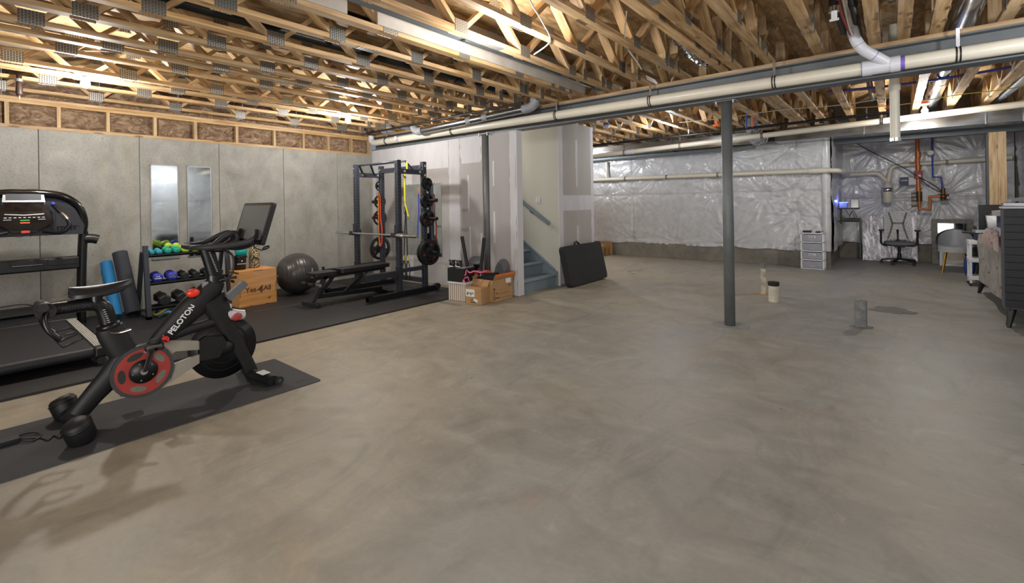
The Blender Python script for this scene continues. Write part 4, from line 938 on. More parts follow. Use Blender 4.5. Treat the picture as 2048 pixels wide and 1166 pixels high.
# resistance bands hanging from the rear uprights
def band(label, x, y, z0, z1, w_, m, off=0):
    b = MB(); pts = []; n = 10
    pts += [(x-w_, y, z1+.0)]
    pts = [(x-w_/2, y, z) for z in np.linspace(z0+.04, z1-.03, 9)]+[(x-w_*.25, y-.006, z1), (x+w_*.25, y-.006, z1)]+[(x+w_/2+off*((z1-z)/(z1-z0)), y-.006, z) for z in np.linspace(z1-.03, z0+.04, 9)]+[(x+w_*.25+off, y, z0), (x-w_*.25, y, z0)]
    o = MB().tube(pts, .007, 8, closed=True, sx=1.0).build('resistance_band', m)
    return tag(o, label, 'band')
B1 = mat('band_orange', 'e07a3a', .5); B2 = mat('band_red', 'd24436', .5); B3 = mat('band_yellow', 'd8a83a', .5); B4 = mat('band_blue', '3b4fb0', .5)
def flat(label, pts, w_, th_, m):
    b = MB()
    for p, q in zip(pts, pts[1:]): b.bar(p, q, w_, th_, up=(0, 1, 0))
    return tag(b.build('resistance_band', m), label, 'band')
yb = yr-.05
flat('wide red-orange resistance band looped over the far rear rack upright', [(xl-.02, yb, .87), (xl-.03, yb, 1.2), (xl-.03, yb, 1.6), (xl+.0, yb-.005, 1.64), (xl+.035, yb-.01, 1.6), (xl+.04, yb-.01, 1.2), (xl+.085, yb-.01, 1.0), (xl+.07, yb-.01, .78), (xl+.03, yb-.01, .70), (xl-.01, yb, .78), (xl-.02, yb, .87)], .03, .006, B2)
flat('narrow orange-yellow resistance band hanging in front of the red one', [(xl-.0, yb-.015, .70), (xl-.02, yb-.015, .9), (xl-.005, yb-.015, 1.2), (xl-.01, yb-.015, 1.6), (xl+.01, yb-.015, 1.63), (xl+.02, yb-.015, 1.6)], .012, .005, B3)
flat('long orange resistance band on the rear upright nearest the boxes', [(xr-.07, yb, 1.70), (xr-.09, yb, 1.4), (xr-.10, yb, 1.15), (xr-.09, yb, .98)], .014, .006, B1)
flat('blue resistance band hanging beside the long orange one', [(xr-.055, yb-.01, 1.60), (xr-.06, yb-.01, 1.3), (xr-.085, yb-.01, 1.1), (xr-.09, yb-.01, .88)], .032, .006, B4)
# suspension trainer
t = thing('suspension_trainer', 'yellow and black strap trainer with stirrup handles hung from the pull-up bar', 'strap', (-6.2, yf+.24, 2.0))
STY = mat('yellow_webbing', 'd6cf2c', .6, 0, .1, 60, .1, 200); STK = mat('black_webbing', '16171a', .7)
xx, yy = -5.985, yf+.22
b = MB(); 
for p, q in (((xx+.06, yy, 2.11), (xx+.055, yy, 1.96)), ((xx+.05, yy, 1.96), (xx-.02, yy, 1.87)), ((xx-.01, yy, 1.88), (xx-.01, yy, 1.47)), ((xx-.01, yy, 1.46), (xx+.075, yy, 1.24))): b.bar(p, q, .034, .006, up=(0, 1, 0))
b.build('anchor_strap', STY, t, world=True)
b = MB()
for s in (-.045, .045): b.bar((xx+.01, yy, 1.44), (xx+s-.01, yy, .62), .022, .004, up=(0, 1, 0))
b.tube([(xx-.03+.02*math.cos(a), yy, 1.34+.06*math.sin(a)) for a in [2*PI*i/14 for i in range(14)]], .004, 6, closed=True)
b.bar((xx-.045, yy, 1.90), (xx+.02, yy, 1.86), .012, .012); b.build('leg_straps', STK, t, world=True)
for s in (-.055, .045):
    MB().bar((xx+s, yy, .60), (xx+s, yy, .54), .03, .008, up=(0, 1, 0)).build('keeper', STY, t, world=True)
    h = MB(); h.bar((xx+s, yy, .56), (xx+s-.05, yy, .42), .016, .006, up=(0, 1, 0)).bar((xx+s, yy, .56), (xx+s+.05, yy, .42), .016, .006, up=(0, 1, 0))
    h.bar((xx+s-.05, yy, .42), (xx+s-.03, yy, .24), .016, .006, up=(0, 1, 0)).bar((xx+s+.05, yy, .42), (xx+s+.03, yy, .24), .016, .006, up=(0, 1, 0)).bar((xx+s-.05, yy, .38), (xx+s+.05, yy, .38), .02, .01, up=(0, 1, 0)).bar((xx+s-.035, yy, .24), (xx+s+.035, yy, .24), .02, .02, up=(0, 1, 0))
    h.build('handle', STK, t, world=True)
# bench
t = thing('weight_bench', 'black adjustable weight bench with padded top in front of the rack', 'bench', (-6.33, 3.75, .02))
VIN = mat('black_vinyl', '1c1c1e', .42, 0, .1, 30, .05)
MB().prism(rrect(.27, .86, .05), .055, T(-6.33, 4.02, .445)).build('back_pad', VIN, t, world=True, bevel=.014); MB().prism(rrect(.27, .36, .06), .05, T(-6.33, 3.37, .435)).build('seat_pad', VIN, t, world=True, bevel=.014)
MB().bar((-6.33, 3.25, .40), (-6.33, 4.40, .425), .06, .05).build('pad_support', BLK, t, world=True)
MB().bar((-6.33, 3.30, .14), (-6.33, 4.35, .10), .06, .06).build('spine', BLK, t, world=True)
MB().bar((-6.33, 3.42, .42), (-6.33, 3.22, .06), .06, .05).build('front_post', BLK2, t, world=True); MB().bar((-6.52, 3.20, .045), (-6.14, 3.20, .045), .06, .05).build('front_foot', BLK2, t, world=True)
MB().bar((-6.33, 3.30, .13), (-6.33, 3.56, .42), .04, .04).build('brace', BLK, t, world=True); MB().bar((-6.33, 3.7, .12), (-6.33, 4.1, .42), .04, .05).build('ladder_strut', BLK, t, world=True)
MB().bar((-6.58, 4.38, .05), (-6.08, 4.38, .05), .06, .06).build('rear_foot', BLK, t, world=True)
for s in (-.19, .19): MB().cyl((-6.33+s-.03, 3.20, .04), (-6.33+s+.03, 3.20, .04), .03, 14).build('foot_cap', DKRUB, t, world=True)
MB().cyl((-6.38, 3.30, .30), (-6.28, 3.30, .30), .012, 10).cyl((-6.28, 3.30, .30), (-6.26, 3.30, .30), .024, 12).build('pin', SILVER, t, world=True)
for s in (-1, 1): MB().cyl((-6.33+s*.03, 3.16, .33), (-6.33+s*.16, 3.16, .33), .03, 12).build('foam_roller_pad', DKRUB, t, world=True)

# ---- treadmill
TM = thing('treadmill', 'large black treadmill with hooded console facing the room on the rubber mat', 'treadmill', (-6.6, .48, .02))
ty0, ty1 = .02, .90
BELT = mat('running_belt', '232327', .55, 0, .1, 30, .1, 200)
MB().box((-7.45, ty0+.10, .155), (-5.62, ty1-.10, .175)).cyl((-5.62, ty0+.10, .13), (-5.62, ty1-.10, .13), .045, 20).build('running_belt', BELT, TM, world=True)
MB().box((-7.45, ty0+.11, .09), (-5.66, ty1-.11, .152)).build('deck', BLKPL, TM, world=True)
for y, s in ((ty0+.0, 1), (ty1-.10, 1)):
    MB().box((-7.4, y, .085), (-5.56, y+.098, .172)).build('side_rail', BLK, TM, world=True, bevel=.008)
    MB().box((-7.25, y+.012, .172), (-5.66, y+.086, .186)).build('foot_rail', mat('rail_silver', 'd2cfc8', .5, .2, .05), TM, world=True, bevel=.004)
    b = MB()
    for k in range(4): b.box((-7.25, y+.022+k*.016, .186), (-5.66, y+.028+k*.016, .1885))
    b.build('grip_ribs', mat('rib_grey', '8a8680', .6), TM, world=True)
    MB().box((-5.66, y+.004, .09), (-5.54, y+.094, .178)).build('end_cap', BLKPL, TM, world=True, bevel=.015)
    MB().cyl((-5.62, y+.05, .055), (-5.56, y+.05, .055), .035, 14).box((-5.66, y+.03, .04), (-5.60, y+.07, .10)).build('rear_foot', DKRUB, TM, world=True)
hd = [(-8.0, .05), (-8.0, .24), (-7.93, .285), (-7.5, .255), (-7.36, .20), (-7.3, .17), (-7.3, .05)]
MB().prism(hd, ty1-ty0+.02, frame((0, ty1+.01, 0), (1, 0, 0), (0, 0, 1))).build('motor_hood', BLK, TM, world=True, bevel=.02)
MB().box((-7.55, ty0+.12, .262), (-7.45, ty1-.12, .268)).build('hood_vent', BLKPL, TM, world=True)
# uprights
for y, s in ((.985, 1), (.055-.02, -1)):
    MB().tube(bez([(-7.62, y, .06), (-7.60, y+.0, .45), (-7.57, y+.01*s, .9), (-7.54, y+.02*s, 1.17)], 4), .062, 16, sx=.72).build('upright', BLK, TM, world=True)
    MB().tube(bez([(-7.54, y+.03*s, 1.08), (-7.53, y+.10*s, 1.075), (-7.52, y+.15*s, 1.06)], 4), .056, 16).build('end_cap', BLKPL, TM, world=True)
# tray cross bar
tr = MB().box((-7.60, .02, .73), (-7.48, .96, .88)).build('cross_tray', BLK, TM, world=True, bevel=.02)
MB().box((-7.50, .40, .80), (-7.474, .66, .868)).box((-7.50, .69, .79), (-7.474, .93, .86)).build('tray_recess', BLKPL, TM, world=True, bevel=.004)
MB().box((-7.482, .41, .81), (-7.470, .65, .814)).build('tray_edge', SILVER, TM, world=True)
# arched mast and back panel
arch = bez([(-7.52, .99, 1.15), (-7.50, 1.0, 1.30), (-7.48, .95, 1.47), (-7.46, .82, 1.585), (-7.45, .62, 1.62), (-7.45, .50, 1.62), (-7.45, .38, 1.62), (-7.46, .18, 1.585), (-7.48, .05, 1.47), (-7.50, .0, 1.30), (-7.52, .01, 1.15)], 6)
MB().tube(arch, .045, 16).build('arch_tube', BLKGL, TM, world=True)
ap = [(p.y, p.z) for p in arch]
MB().prism([(y, z-.01) for y, z in ap], .03, frame((-7.49, 0, 0), (0, 1, 0), (0, 0, 1))).build('arch_panel', BLK2, TM, world=True)
MB().prism([(.76, 1.24), (.945, 1.24), (.945, 1.33), (.90, 1.42), (.82, 1.46), (.76, 1.47)], .006, frame((-7.458, 0, 0), (0, 1, 0), (0, 0, 1))).build('speaker_panel', mat('panel_grey', '2b2c33', .4), TM, world=True, bevel=.003)
b = MB()
for i in range(6):
    for j in range(2): b.box((-7.452, .77+i*.028, 1.205+j*.02), (-7.448, .785+i*.028, 1.217+j*.02))
b.build('vent_slots', HOLE, TM, world=True)
# console
cons = frame((-7.36, .505, 1.365), (0, 1, 0), (-.34, 0, 1))
def cpart(name, poly, d0, d1, m, bev=.006): return MB().prism(poly, d1-d0, cons @ T(0, 0, d0)).build(name, m, TM, world=True, bevel=bev)
cpart('console_body', [(-.17, .12), (-.21, -.02), (-.20, -.10), (-.10, -.17), (.10, -.17), (.20, -.10), (.21, -.02), (.17, .12)], -.05, .02, BLKGL, .012)
cpart('display', rrect(.27, .085, .01, cy=.10), .02, .024, mat('display_glass', '171012', .12, 0, .4, 30), .001)
cpart('console_crown', [(-.165, .155), (-.155, .255), (-.125, .285), (.125, .285), (.155, .255), (.165, .155)], -.04, .03, SILVER, .012)
cpart('crown_pad', [(-.135, .18), (-.135, .25), (-.115, .272), (.115, .272), (.135, .25), (.135, .18)], .028, .036, BLK2, .006)
cpart('console_rim', [(-.15, .012), (0, .0), (.15, .012), (.15, .022), (0, .010), (-.15, .022)], .02, .026, SILVER, .001)
for i in range(9): cpart('button', rrect(.022, .007, .003, cx=-.145+i*.036, cy=-.022), .02, .023, WHITE, 0)
cpart('button', rrect(.075, .014, .006, cy=-.055), .02, .0245, mat('green_button', '1f9a4c', .4), .001); cpart('button', rrect(.075, .015, .006, cy=-.083), .02, .0245, mat('orange_button', 'e0502a', .4), .001)
for sx in (-1, 1): cpart('button', rrect(.06, .008, .003, cx=sx*.13, cy=-.046), .02, .023, mat('grey_print', '8c98b0', .5), 0)
b = MB()
for k in range(5): b.prism(rrect(.12, .005, .002, cy=-.115-k*.011), .003, cons @ T(0, 0, .018))
b.build('speaker_slots', HOLE, TM, world=True)
b = MB().cyl((0, 0, 0), (0, 0, .05), .02, 14); 
for sx in (-1, 1):
    MB().sph(cons @ Vector((sx*.225, .13, .03)), .022, 14, 10).build('speed_knob', mat('blue_glow_plastic', '3a4fe0', .3), TM, world=True)
    gp = bez([cons @ Vector(p) for p in ((sx*.225, .12, .03), (sx*.26, .03, .09), (sx*.315, -.08, .14), (sx*.335, -.165, .14), (sx*.27, -.23, .09), (sx*.14, -.18, .0))], 5)
    MB().tube(gp, .02, 12).build('handlebar', BLKPL, TM, world=True); MB().tube(gp[7:12], .0225, 12).build('pulse_grip', CHROME, TM, world=True)
MB().prism(rrect(.065, .028, .008), .03, cons @ T(0, -.185, -.01)).build('safety_key', mat('red_key', 'c22c22', .4), TM, world=True, bevel=.004)
cd = [cons @ Vector(p) for p in ((-.0, -.20, .0), (-.03, -.235, .0), (-.10, -.22, .0), (-.14, -.17, .0))]
MB().tube(bez(cd), .0025, 6).tube(bez([cons @ Vector(p) for p in ((.0, -.20, 0), (.03, -.235, .01), (.08, -.21, 0), (.11, -.17, 0))]), .0025, 6).build('cord', BLKPL, TM, world=True)
line('thin black cord trailing over the treadmill hood by the wall', [(-7.95, .1, .30), (-8.0, .35, .31), (-8.05, .55, .30), (-8.1, .7, .2), (-8.1, .8, .03)], .005, BLKPL, 'cord', 'cord')

# ---- exercise bike, side plane at x = bx, runs along y
BK = thing('exercise_bike', 'black spin bike with red crank ring and tablet screen on the charcoal mat', 'exercise bike', (-4.08, 1.0, .007))
bx = -4.08; FR = mat('bike_frame', '101114', .55, .05, .1, 20); FR2 = mat('bike_frame_gloss', '0f1013', .3, .1, .1, 20)
def P3(y, z, dx=0): return (bx+dx, y, z)
def ovt(pts, r, sx, m, name, n=18, k=6):
    # tube flattened along x: radius r in the side plane, r*sx across
    b = MB().tube(bez([P3(*p) for p in pts], k), r if not isinstance(r, list) else list(np.interp(np.linspace(0, 1, (len(pts)-1)*k+1), np.linspace(0, 1, len(r)), r)), n)
    for i in range(len(b.v)): b.v[i].x = bx+(b.v[i].x-bx)*sx
    return b.build(name, m, BK, world=True)
# rear stabiliser with round end pods
rs_ = bez([(-4.40, .47, .05), (-4.25, .49, .045), (-4.08, .52, .06), (-3.93, .49, .05), (-3.80, .47, .05)], 5)
MB().tube(rs_, [.05]*21, 14).build('rear_stabiliser', FR, BK, world=True)
for s in (-1, 1):
    c = Vector((bx+s*.27, .475, .085)); 
    MB().lathe([(0, -.075), (.06, -.072), (.072, -.05), (.072, .03), (.066, .06), (.05, .075), (0, .08)], 28, T(*c) @ rotm('Y', R(90-s*62+ (0 if s > 0 else 0))) if False else T(*c) @ rotm('X', R(18)) @ rotm('Y', R(s*14))).build('stabiliser_pod', FR, BK, world=True)
    MB().lathe([(.0735, .035), (.0745, .035), (.0745, .045), (.0735, .045)], 28, T(*c) @ rotm('X', R(18)) @ rotm('Y', R(s*14))).build('pod_band', BLKPL, BK, world=True)
# front stabiliser
MB().tube(bez([(-4.36, 1.60, .045), (-4.22, 1.58, .05), (-4.08, 1.54, .06), (-3.94, 1.58, .05), (-3.80, 1.60, .045)], 5), .042, 14).build('front_stabiliser', FR, BK, world=True)
for s in (-1, 1):
    MB().cyl((bx+s*.27, 1.645, .04), (bx+s*.30, 1.645, .04), .032, 20).build('transport_wheel', DKRUB, BK, world=True); MB().cyl((bx+s*.268, 1.645, .04), (bx+s*.303, 1.645, .04), .014, 14).build('wheel_hub', CHROME, BK, world=True)
MB().prism(rrect(.10, .065, .004), .002, frame((bx+.165, 1.575, .0945), (1, .14, -.04), (-.1, 1, .02))).build('warning_label', WHITE, BK, world=True)
# frame
ovt([(.50, .10), (.58, .20), (.67, .30), (.75, .40)], [.055, .062, .075, .09], .62, FR, 'rear_leg')
ovt([(.83, .30), (.90, .42), (1.02, .56), (1.15, .68), (1.26, .79), (1.31, .86)], [.07, .062, .075, .095, .085, .062], .6, FR, 'main_tube')
ovt([(1.27, .72), (1.33, .60), (1.40, .42), (1.49, .22), (1.55, .07)], [.10, .085, .062, .052, .05], .6, FR, 'front_fork')
ovt([(.86, .44), (1.05, .50), (1.30, .54)], [.035, .036, .036], .8, FR, 'cross_tube')
ovt([(.80, .34), (.73, .46), (.68, .58), (.665, .63)], [.09, .08, .078, .074], .62, FR, 'seat_tube')
MB().lathe([(.060, 0), (.064, .004), (.064, .03), (.05, .036), (0, .036)], 24, T(*P3(.662, .625)) @ rotm('X', R(12))).build('seat_collar', FR2, BK, world=True)
ovt([(.67, .60), (.655, .70), (.63, .775), (.57, .80), (.45, .80), (.36, .80)], [.048, .046, .046, .042, .04, .04], .75, FR2, 'seat_post')
b = MB()
for k in range(9): b.box((bx+.036, .660-.004*k, .640+k*.0145), (bx+.0375, .672-.004*k, .6435+k*.0145))
b.build('height_marks', WHITE, BK, world=True)
for k in range(3): pass
MB().tube(bez([(bx+.05, .665, .605), (bx+.09, .70, .60), (bx+.12, .76, .615)]), .011, 10).build('seat_lever', CHROME, BK, world=True)
MB().cyl((bx+.05, .36, .80), (bx-.05, .36, .80), .05, 20).build('slider_end', BLKPL, BK, world=True)
text('lettering', 'PELOTON', .03, frame((bx+.033, .50, .80), (0, 1, 0), (0, 0, 1)), mat('faint_print', '34363a', .5), BK)
ovt([(.60, .80), (.60, .87)], [.035, .035], .9, FR2, 'saddle_post'); MB().tube(bez([(bx, .50, .865), (bx, .60, .85), (bx, .72, .87), (bx, .76, .895)]), .012, 10).build('saddle_rail', BLKPL, BK, world=True)
# saddle
def saddle(u, v):
    y = .47+u*.32; wd = .082*(1-u)**.7*(1 if u < .95 else .8)+.018; a = (v-.5)*2; e = max(.12, math.sin(PI*min(1, max(0, u*.96+.03)))**.35)
    return (bx+a*wd*e, y, .925+.012*u-.045*abs(a)**2.4*(1-.5*u)+.01*math.sin(u*PI)*-1+.006*math.cos(a*PI)*.5)
sd_ = MB().grid(saddle, 18, 14, True, (0, 0, -.022)).build('saddle', mat('saddle_vinyl', '232326', .4, 0, .1, 30), BK, world=True, sub=1)
# weight holders and hooks behind the saddle
for s in (-1, 1):
    MB().tube(bez([(bx+s*.03, .37, .80), (bx+s*.07, .35, .76), (bx+s*.09, .37, .68), (bx+s*.09, .42, .62)]), .016, 10).build('weight_cradle', FR2, BK, world=True)
    MB().tube([(bx+s*.09, .38, .64), (bx+s*.09, .43, .57), (bx+s*.09, .52, .605), (bx+s*.09, .49, .65)], .007, 8, closed=True).build('cradle_loop', BLKPL, BK, world=True)
    MB().cyl((bx+s*.02, .345, .83), (bx+s*.10, .345, .83), .026, 16).build('cradle_cap', DKRUB, BK, world=True)
for dz in (.0, .02): MB().cyl((bx+.03, .38, .855+dz*.5), (bx+.01, .58, .87+dz), .003, 6).build('rail_rod', CHROME, BK, world=True)
# crank cover
cc = (.83, .30); CO = bx+.06
def disc(name, r, x0, x1, m, n=40, cy=cc[0], cz=cc[1], r2=None): return MB().lathe([(0, 0), (r, 0), (r2 or r, x1-x0), (0, x1-x0)], n, T(x0, cy, cz) @ rotm('Y', R(90))).build(name, m, BK, world=True)
disc('crank_cover', .178, bx+.0, CO, mat('smoky_plastic', '2c2e30', .35, 0, .1, 20))
def ringp(name, r0, r1, x, th_, m, n=40, cy=cc[0], cz=cc[1]):
    b = MB(); o = [(r1*math.cos(2*PI*i/n), r1*math.sin(2*PI*i/n)) for i in range(n)]; q = [(r0*math.cos(2*PI*i/n), r0*math.sin(2*PI*i/n)) for i in range(n)]
    vs = [(x+d, cy+a, cz+c) for d in (0, th_) for L in (o, q) for a, c in L]
    fs = []
    for i in range(n):
        j = (i+1) % n; fs += [(2*n+i, 2*n+j, 3*n+j, 3*n+i), (i, j, 2*n+j, 2*n+i), (3*n+i, 3*n+j, n+j, n+i)]
    return b.add(vs, fs).build(name, m, BK, world=True)
CRR = mat('crank_red', '963530', .45, 0, .08, 10)
ringp('crank_ring', .078, .156, CO, .006, CRR)
GRW = mat('ring_window_grey', '6a665c', .5, 0, .1, 10); GRD = mat('ring_window_dark', '2b2e2d', .5, 0, .1, 10)
for k in range(5):
    a = R(18+72*k+22); c = (.117*math.cos(a), .117*math.sin(a)); poly = [(.047*math.cos(2*PI*i/18), .021*math.sin(2*PI*i/18)) for i in range(18)]
    MB().prism(poly, .0015, frame((CO+.006, cc[0]+c[0], cc[1]+c[1]), (0, -math.sin(a), math.cos(a)), (0, -math.cos(a), -math.sin(a)))).build('ring_window', GRW if k in (0, 3, 4) else GRD, BK, world=True)
disc('crank_hub', .08, CO, CO+.016, BLKPL)
for k in range(5):
    a = R(40+72*k); c = Vector((CO+.016, cc[0]+.06*math.cos(a), cc[1]+.06*math.sin(a))); MB().cyl(c, c+Vector((.003, 0, 0)), .005, 8).build('bolt', CHROME, BK, world=True)
MB().cyl((CO+.016, cc[0], cc[1]), (CO+.03, cc[0], cc[1]), .02, 16).build('crank_axle', SILVER, BK, world=True)
ringp('cover_rim', .156, .178, CO, .004, mat('rim_smoke', '3c3f41', .3, 0, .1, 10))
# crank arms and pedals
def pedal(base, end, s):
    b = MB().bar(base, end, .026, .014, up=(1, 0, 0)); b.build('crank_arm', BLKPL, BK, world=True, bevel=.004)
    e = Vector(end); MB().cyl(e, e+Vector((s*.10, 0, 0)), .009, 10).box(e+Vector((s*.02 if s > 0 else -.10, -.05, -.012)), e+Vector((.10 if s > 0 else -.02, .05, .012))).build('pedal', BLK, BK, world=True, bevel=.006)
    MB().tube(bez([e+Vector((s*.03, -.045, .01)), e+Vector((s*.03, -.02, .05)), e+Vector((s*.06, .03, .055)), e+Vector((s*.10, .04, .02))]), .006, 8).build('toe_cage', BLKPL, BK, world=True)
    MB().box(e+Vector((s*.055-.018, -.055, -.013)), e+Vector((s*.055+.018, .055, -.017))).build('cleat_plate', SILVER, BK, world=True)
pedal((CO+.03, cc[0], cc[1]), (CO+.035, .875, .465), 1); pedal((bx-.03, cc[0], cc[1]), (bx-.035, .785, .135), -1)
# belt guard struts and flywheel
GG = mat('warm_grey_guard', '8b867c', .45, .1, .08, 10)
MB().prism([(.93, .46), (1.00, .468), (1.17, .425), (1.17, .36), (1.02, .385), (.99, .36), (.99, .29), (1.17, .325), (1.17, .26), (.99, .17), (.93, .145), (.98, .22), (1.005, .30), (.98, .40)][::-1], .03, frame((bx+.02, 0, 0), (0, 1, 0), (0, 0, 1))).build('belt_guard', GG, BK, world=True, bevel=.006)
MB().prism([(1.17, .275), (1.17, .425), (1.21, .45), (1.33, .425), (1.36, .36), (1.30, .27)][::-1], .036, frame((bx+.02, 0, 0), (0, 1, 0), (0, 0, 1))).build('resistance_housing', BLK, BK, world=True, bevel=.012)
disc('flywheel', .235, bx-.03, bx+.015, mat('flywheel_black', '1b1b1d', .35, .4, .1, 10), 56, 1.35, .325)
for rr, nm in ((.175, 'flywheel_groove'), (.12, 'flywheel_groove')): ringp(nm, rr-.005, rr, bx+.0152, .0008, HOLE, 56, 1.35, .325)
disc('axle_cap', .05, bx+.015, bx+.05, BLKPL, 24, 1.35, .325)
# silver brake shroud with red window at the top of the flywheel
ovt([(1.40, .66), (1.375, .60), (1.42, .565), (1.50, .555)], [.016, .04, .05, .035], 1.1, mat('pale_plastic', 'b0aeb2', .3, 0, .05), 'brake_shroud')
MB().sph((bx+.045, 1.43, .555), .04, 16, 10, (.35, 1.0, .8)).build('brake_window', CRR, BK, world=True)
MB().sph((bx+.07, 1.13, .795), .05, 14, 10, (.5, .9, .65)).build('resistance_knob', mat('knob_red', 'e03a26', .3), BK, world=True)
MB().cyl((bx+.0, 1.16, .72), (bx+.06, 1.14, .78), .014, 10).build('knob_stem', BLKPL, BK, world=True)
MB().box((bx+.02, 1.20, .79), (bx+.035, 1.24, .86), None).build('knob_bracket', SILVER, BK, world=True)
# bottle cages
MB().prism(rrect(.17, .055, .012), .05, frame((bx+.02, 1.43, .765), (0, .75, .62), (0, -.62, .75))).build('bottle_holder', mat('smoky_clear_plastic', '5d5f63', .2, 0, .1, 10), BK, world=True, bevel=.008)
for k in range(3):
    c = frame((bx+.071, 1.43, .765), (0, .75, .62), (0, -.62, .75)) @ Vector((-.055+k*.05, 0, 0)); MB().cyl(c, c+Vector((.002, 0, 0)), .005, 8).build('rivet', CHROME, BK, world=True)
# head and handlebar stem
ovt([(1.30, .84), (1.30, .90)], [.066, .062], .7, FR2, 'head_collar'); ovt([(1.30, .88), (1.27, 1.0), (1.235, 1.14)], [.052, .050, .052], .7, FR2, 'handlebar_stem')
b = MB()
for k in range(12): b.box((bx+.036, 1.296-.0045*k, .93+k*.0135), (bx+.0378, 1.306-.0045*k, .934+k*.0135))
b.build('height_marks', WHITE, BK, world=True)
MB().tube(bez([(bx+.045, 1.31, .86), (bx+.07, 1.36, .87), (bx+.09, 1.42, .875)]), .010, 10).build('stem_lever', BLKPL, BK, world=True)
HB = mat('handlebar_rubber', '2a2b2e', .6, 0, .1, 60, .1, 200)
for s in (-1, 1):
    MB().tube(bez([(bx, 1.16, 1.125), (bx+s*.07, 1.13, 1.13), (bx+s*.15, 1.14, 1.135), (bx+s*.21, 1.21, 1.135), (bx+s*.23, 1.33, 1.14), (bx+s*.225, 1.45, 1.155), (bx+s*.19, 1.52, 1.19), (bx+s*.15, 1.545, 1.235)], 5), [.02]*8+[.021]*20+[.019]*8, 14).build('outer_grip', HB, BK, world=True)
    MB().tube(bez([(bx+s*.20, 1.20, 1.135), (bx+s*.12, 1.26, 1.15), (bx+s*.07, 1.34, 1.20), (bx+s*.055, 1.42, 1.225), (bx+s*.05, 1.44, 1.17), (bx+s*.03, 1.38, 1.13)], 5), .018, 12).build('inner_grip', HB, BK, world=True)
MB().bar((bx-.22, 1.33, 1.13), (bx+.22, 1.33, 1.13), .05, .025, up=(0, 0, 1)).build('cross_bridge', HB, BK, world=True, bevel=.008); MB().box((bx-.09, 1.20, 1.115), (bx+.09, 1.42, 1.135)).build('centre_tray', HB, BK, world=True, bevel=.008)
MB().tube(bez([(bx, 1.36, 1.12), (bx, 1.46, 1.10), (bx, 1.56, 1.12), (bx, 1.60, 1.20), (bx, 1.62, 1.28)]), .022, 12).build('screen_arm', FR2, BK, world=True)
# screen
sc = frame((bx, 1.575, 1.295), (1, 0, 0), (0, .30, 1))   # local z points to the rider (-y)
MB().prism(rrect(.56, .345, .018), .032, sc @ T(0, 0, -.032)).build('screen_body', BLKPL, BK, world=True, bevel=.006)
MB().prism(rrect(.552, .338, .014), .002, sc).build('screen_glass', mat('screen_bezel', '111214', .12, 0, .1, 10), BK, world=True)
MB().prism(rrect(.505, .285, .004), .001, sc @ T(0, .006, .002)).build('display', mat('display_reflection_grey', '6a6b6b', .10, .35, .02, 4), BK, world=True)  # grey base stands in for the wall reflected in the dark screen
MB().tube(bez([(bx+.1, 1.56, 1.13), (bx+.1, 1.55, 1.10), (bx+.13, 1.60, 1.07)]), .006, 8).build('cable', BLKPL, BK, world=True)
MB().tube(bez([(bx+.03, 1.34, 1.10), (bx+.04, 1.41, 1.04), (bx+.04, 1.41, .92), (bx+.03, 1.36, .84)]), .008, 8).build('cable', BLKPL, BK, world=True)
MB().tube([(bx+.12+.035*math.cos(a), 1.63+.02*math.sin(a), 1.09+.012*math.sin(a)) for a in [2*PI*i/16 for i in range(16)]], .007, 8, closed=True).build('headset_hook', BLKPL, BK, world=True)
# lettering on the main tube
sl = Vector((0, .36, .43)).normalized(); upv = Vector((0, -sl.z, sl.y))
lm = frame((bx+.0535, 1.035, .575), sl, upv)
text('lettering', 'PELOTON', .052, lm @ T(.045, 0, -.002), WHITE, BK, bold=.0012, ext=.004)
lg = lm @ T(-.115, 0, -.004)
CRB = mat('logo_red', 'e0342e', .4)
MB().tube([lg @ Vector((.019*math.cos(a), .019*math.sin(a), .003)) for a in [R(-80)+R(300)*i/18 for i in range(19)]], .0045, 6).tube([lg @ Vector((-.002, -.034, .003)), lg @ Vector((.004, 0.004, .003))], .0045, 6).tube([lg @ Vector((.008*math.cos(a)+.003, .008*math.sin(a)+.004, .003)) for a in [2*PI*i/12 for i in range(12)]], .004, 6, closed=True).tube([lg @ Vector((.010, .024, .003)), lg @ Vector((.020, .031, .003))], .0045, 6).build('logo', CRB, BK, world=True)
# cable and adapter on the mat
t = thing('power_adapter', 'black power adapter with coiled cable lying on the exercise mat', 'adapter', (-4.15, .22, .008))
MB().box((-4.20, .12, .0075), (-4.13, .25, .04)).build('brick', BLKPL, t, world=True, bevel=.006)
MB().tube(bez([(-4.13, .25, .02), (-4.08, .30, .013), (-4.15, .34, .014), (-4.22, .30, .02), (-4.24, .20, .012), (-4.20, .08, .013), (-4.12, .06, .012), (-4.0, .0, .012), (-3.85, -.08, .012)]), .0045, 6).build('cable', BLKPL, t, world=True)
MB().tube(bez([(-4.16, .25, .02), (-4.10, .33, .012), (-4.02, .36, .012), (-4.07, .39, .013), (-4.0, .41, .012), (-4.06, .43, .03)]), .0045, 6).build('cable', BLKPL, t, world=True)

